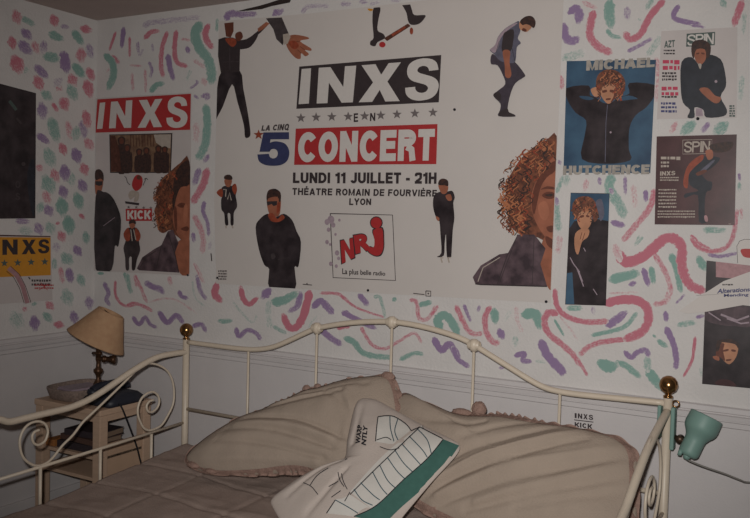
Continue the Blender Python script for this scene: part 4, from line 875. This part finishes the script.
# ------------------------------------------------------------------ bedside table in the corner
TX0, TX1, TY0, TY1, TZ = .05, .50, -.405, -.075, .607
tb = thing('bedside_table', (.275, -.24, 0), 'cream painted bedside table with shelves in the corner beside the daybed', 'table')
b = MB(); b.box((TX0, TY0, TZ - .028), (TX1, TY1, TZ), M_wood, .004); b.build('tabletop', tb, (.275, -.24, TZ))
for x in (TX0 + .005, TX1 - .053):
    for y in (TY0 + .005, TY1 - .053):
        b = MB(); b.box((x, y, 0), (x + .048, y + .048, TZ - .029), M_wood, .003); b.build('leg', tb, (x + .024, y + .024, 0))
for z, n in ((.385, 'shelf'), (.285, 'lower_shelf')):
    b = MB(); b.box((TX0 + .012, TY0 + .012, z - .016), (TX1 - .012, TY1 - .012, z), M_wood, .002); b.build(n, tb, (.275, -.24, z))
b = MB(); b.box((TX1 - .024, TY0 + .054, .06), (TX1 - .012, TY1 - .054, .44), M_ply, .002); b.build('side_panel', tb, (TX1, -.24, .25))
b = MB(); b.box((TX0 + .054, TY0 + .010, TZ - .06), (TX1 - .054, TY0 + .022, TZ - .029), M_wood, .002); b.build('apron', tb, (.275, TY0, TZ - .05))
b = MB(); b.box((TX1 - .022, TY0 + .054, TZ - .06), (TX1 - .010, TY1 - .054, TZ - .029), M_wood, .002); b.build('apron', tb, (TX1, -.24, TZ - .05))
# things on the shelf
def book(x, y, z, sx, sy, sz, m, rz, lab):
    b = MB(); b.box((-sx / 2, -sy / 2, 0), (sx / 2, sy / 2, .003), m, .001); b.box((-sx / 2, -sy / 2, sz - .003), (sx / 2, sy / 2, sz), m, .001); b.box((-sx / 2, sy / 2 - .004, .002), (sx / 2, sy / 2, sz - .002), m)
    pg = MB(); pg.box((-sx / 2 + .004, -sy / 2 + .004, .003), (sx / 2 - .004, sy / 2 - .005, sz - .003), M_pages)
    t = thing('book', (x, y, z), lab, 'book', 'books on the bedside table shelf'); t.rotation_euler = (0, 0, rz + math.pi)
    o = b.build('cover', None); o.parent = t; o = pg.build('pages', None); o.parent = t
M_pages = mat('yellowed_pages', (128, 108, 92), .9, var=.2, vscale=90, stretch=(1, 1, 14)); M_bk1 = mat('book_brown', (84, 62, 54), .6); M_bk2 = mat('book_dark', (52, 44, 48), .6); M_bk3 = mat('book_ochre', (150, 98, 54), .6)
book(.30, -.28, .386, .25, .18, .034, M_bk2, .05, 'dark book at the bottom of the pile in the bedside table')
book(.30, -.275, .421, .24, .17, .026, M_bk1, -.06, 'brown book in the middle of the pile in the bedside table')
book(.315, -.27, .448, .22, .165, .030, M_bk2, .1, 'dark book on top of the pile in the bedside table')
b = MB(); b.box((.108, -.385, .3855), (.168, -.30, .418), M_bk3, .004); tag(b.build('small_box', None, (.138, -.34, .3855)), 'small ochre box on the bedside shelf beside the dark books', 'box')
# ------------------------------------------------------------------ table lamp
LP = on(98, 396, 1, -.255); LX, LY = LP.x, -.255
lt = thing('table_lamp', (LX, LY, TZ), 'table lamp with tilted apricot fabric shade and dark brass base', 'lamp')
b = MB(); b.lathe([(0, 0), (.052, 0), (.054, .006), (.046, .012), (.024, .020), (.012, .034), (.010, .05), (.020, .066), (.024, .078), (.018, .094), (.010, .108), (.012, .126), (.022, .138), (.023, .150), (.012, .160), (.010, .185), (.014, .20), (.014, .21)], M_dbrass, (LX, LY, TZ)); b.build('base', lt, (LX, LY, TZ))
z0 = TZ + .208
b = MB(); b.tube([(LX - .028, LY - .01, z0 + .02), (LX + .03, LY - .01, z0 + .024)], .0075, M_dbrass, 10); b.tube([(LX, LY, z0 - .01), (LX, LY, z0 + .12)], .013, M_dbrass, 12); b.build('socket', lt, (LX, LY, z0))
b = MB(); b.lathe([(.010, 0), (.010, .02), (.017, .022), (.017, .032), (.013, .034), (.013, .052), (.017, .054), (.017, .066), (.021, .068), (.021, .083), (.0, .084)], M_dbrass, (LX + .006, LY - .004, z0 - .004), (.87, .42, -.02), 16); b.build('switch_knob', lt, (LX, LY, z0))
cb = on(95.5, 342, 1, LY); ct = on(106, 313, 1, LY); ax = (ct - cb).normalized(); hh = (ct - cb).length; print('shade h', hh)
ax = (ax + Vector((-.10, .30, 0))).normalized()
b = MB(); RB, RTp = .146, .064
prof = [(RB - .002, 0.004), (RB, 0), (RB * .985, .006), (RB + (RTp - RB) * .3, hh * .28), (RB + (RTp - RB) * .62, hh * .62), (RTp + .004, hh * .95), (RTp + .002, hh * .99), (RTp - .002, hh), (RTp - .004, hh * .985), (RB + (RTp - RB) * .6 - .004, hh * .6), (RB - .004, .006)]
b.lathe(prof, M_shade, cb, ax, 48); b.build('lamp_shade', lt, cb)
b = MB(); tip = cb + ax * hh * .93
for k in range(3):
    x = ax.orthogonal().normalized(); y = ax.cross(x); d = x * math.cos(k * 2.1) + y * math.sin(k * 2.1); b.tube([tip, tip + d * (RTp + .002)], .0018, M_dbrass, 6)
b.tube([Vector((LX, LY, z0 + .115)), tip], .004, M_dbrass, 8); b.build('shade_carrier', lt, tip)
# ------------------------------------------------------------------ tray with papers, telephone
tx, ty = .182, -.235
b = MB()
def sup(a, rx, ry): c_, s_ = math.cos(a), math.sin(a); return (rx * math.copysign(abs(c_) ** .6, c_), ry * math.copysign(abs(s_) ** .6, s_))
rows = []
for sc_, z in ((0, .004), (.8, .004), (.86, .006), (.97, .048), (1.0, .056), (1.03, .056), (1.035, .049), (.93, .004), (.9, 0), (0, 0)):
    rows.append([(tx + sup(a, .122, .145)[0] * sc_, ty + sup(a, .122, .145)[1] * sc_, TZ + z) for a in [2 * math.pi * i / 40 for i in range(40)]])
M_text2 = mat('folded_paper', (178, 166, 158), .8)
b.grid(rows[::-1], M_wick, closed=True); tag(b.build('tray', None, (tx, ty, TZ)), 'shallow grey-brown tray with rounded rim at the left of the bedside table', 'tray')
for k, (dx, dy, rz, m, lab) in enumerate(((-.0, -.0, .12, M_text2, 'folded paper lying lowest in the grey-brown tray'), (.012, -.02, -.15, M_mv if 0 else I_mauve, 'mauve-grey folded paper lying on top in the tray'))):
    b = MB(); b.box((-.06, -.085, 0), (.06, .085, .012), m, .001); b.box((-.058, -.083, .0135), (.06, .083, .024), m, .001); b.box((-.06, -.085, .010), (-.057, .085, .015), m)
    o = b.build('folded_paper'); o.location = (tx + dx, ty + dy, TZ + .0062 + k * .0245); o.rotation_euler = (0, 0, rz); tag(o, lab, 'paper', 'papers in the tray')
px_, py_ = .405, -.235
te = thing('telephone', (px_, py_, TZ), 'dark low telephone with handset on top beside the table lamp base', 'telephone')
b = MB(); b.grid([[(px_ + sx * w, py_ + sy * d, TZ + z) for sx, sy in ((-1, -1), (-.5, -1.03), (.5, -1.03), (1, -1), (1.03, -.5), (1.03, .5), (1, 1), (.5, 1.03), (-.5, 1.03), (-1, 1), (-1.03, .5), (-1.03, -.5))] for w, d, z in ((0, 0, .0), (.088, .105, 0), (.09, .108, .01), (.088, .104, .03), (.07, .085, .05), (.05, .06, .056), (0, 0, .057))], M_dark, closed=True); b.build('body', te, (px_, py_, TZ))
b = MB(); hp = [Vector((px_ - .03, py_ - .10, TZ + .066)), Vector((px_ - .03, py_ - .07, TZ + .082)), Vector((px_ - .03, py_, TZ + .088)), Vector((px_ - .03, py_ + .07, TZ + .082)), Vector((px_ - .03, py_ + .10, TZ + .066))]
b.tube(cr(hp, 5), [.014 + .008 * abs(i - 10) / 10 for i in range(21)], M_dark, 12)
for q in (hp[0], hp[-1]): b.lathe([(0, -.012), (.026, -.012), (.028, -.004), (.024, .008), (0, .014)], M_dark, q)
b.build('handset', te, hp[2])
b = MB(); A = on(122, 404, 0, TX1 + .012); B_ = on(141, 463, 0, TX1 + .012)
b.tube(cr([(px_ + .06, -.24, TZ + .012), (TX1 - .01, A.y, TZ + .010), (TX1 + .012, A.y, TZ - .005), A.lerp(B_, .35), A.lerp(B_, .7) + Vector((0, .006, 0)), B_, B_ + (B_ - A) * .35], 6), .0042, M_bcable, 8); b.build('cord', te, A)

# ------------------------------------------------------------------ clip-on lamp on the right post
cl = thing('clip_lamp', (XR, BY, .84), 'teal enamel clip-on spot lamp clamped to the right bed post', 'lamp')
b = MB(); zt, zb = on(668, 409, 1, BY).z, on(668, 447, 1, BY).z
b.box((XR + .014, BY - .022, zb - .005), (XR + .028, BY + .02, zt + .01), M_tealp, .004); b.box((XR - .030, BY - .022, zb + .03), (XR - .018, BY + .02, zt + .012), M_tealp, .004); b.box((XR - .02, BY + .016, zb + .05), (XR + .02, BY + .024, zt - .03), M_tealp, .002)
b.build('clamp', cl, (XR, BY, .85))
n0 = on(687, 456, 1, -.135); n1 = on(705, 418.5, 1, -.135); ax = (n1 - n0).normalized(); ax = (ax + Vector((0, .30, 0))).normalized(); L = (n1 - n0).length * 1.04
b = MB(); b.tube([(XR + .026, BY, on(676, 437, 1, BY).z), on(684, 441, 1, -.125)], .0085, M_steel, 12); b.lathe([(0, -.016), (.013, -.016), (.013, .016), (0, .016)], M_steel, on(680, 439, 1, -.115), (0, 1, 0), 14); b.build('swivel_arm', cl, on(680, 438, 1, BY))
b = MB(); b.lathe([(0, 0), (.024, .0), (.031, .006), (.0335, .012), (.034, .02), (.0335, .055), (.035, .066), (.041, .078), (.050, .090), (.0545, .100), (.056, .112), (.0545, L - .004), (.0535, L), (.0515, L - .002), (.052, .108), (.046, .09), (.032, .07), (.03, .02), (0, .018)], M_tealp, n0, ax, 40); b.build('lamp_shade', cl, n0)
b = MB(); b.ball(n0 + ax * .080, .026, M_cwhite, (1, 1, 1)); o = b.build('bulb', cl, n0)
b = MB(); b.lathe([(0, -.012), (.009, -.012), (.012, -.004), (.014, .001), (0, .002)], M_tealp, n0, ax, 16); b.lathe([(0, 0), (.010, 0), (.012, .004), (.012, .012), (0, .013)], M_tealp, on(682, 453, 1, -.15) , (-1, -.2, .3), 14); b.build('end_cap', cl, n0)
cp = [on(x, y, 1, v) for x, y, v in ((686.5, 459, -.135), (692, 462, -.13), (706, 467.5, -.12), (725, 474, -.10), (740, 480, -.08), (750, 482.5, -.06))] + [Vector((3.30, -.04, .69)), Vector((3.42, -.03, .6)), Vector((3.46, -.03, .2)), Vector((3.46, -.03, .03))]
b = MB(); b.tube(cr(cp, 6), .0032, M_cable, 8); o = b.build('flex', cl, n0); o['label'] = 'grey flex'


# ------------------------------------------------------------------ light: the flash beside the lens
def light(name, kind, loc, energy, size, col=(1, 1, 1)):
    l = bpy.data.lights.new(name, kind); l.energy = energy; l.color = col
    if kind == 'POINT': l.shadow_soft_size = size
    o = bpy.data.objects.new(name, l); COL.objects.link(o); o.location = loc; return o
fl = light('camera_flash', 'SPOT', CAM - RT * .05 + UP * .11 - FW * .02, 272, .025, (1, .968, .925))
fl.data.shadow_soft_size = .025; fl.data.spot_size = math.radians(82); fl.data.spot_blend = 1
fl.rotation_euler = ray(425, 262).to_track_quat('-Z', 'Y').to_euler()
world = bpy.data.worlds.new('world'); SC.world = world; world.use_nodes = True
world.node_tree.nodes['Background'].inputs[0].default_value = (.1, .1, .1, 1); world.node_tree.nodes['Background'].inputs[1].default_value = .1
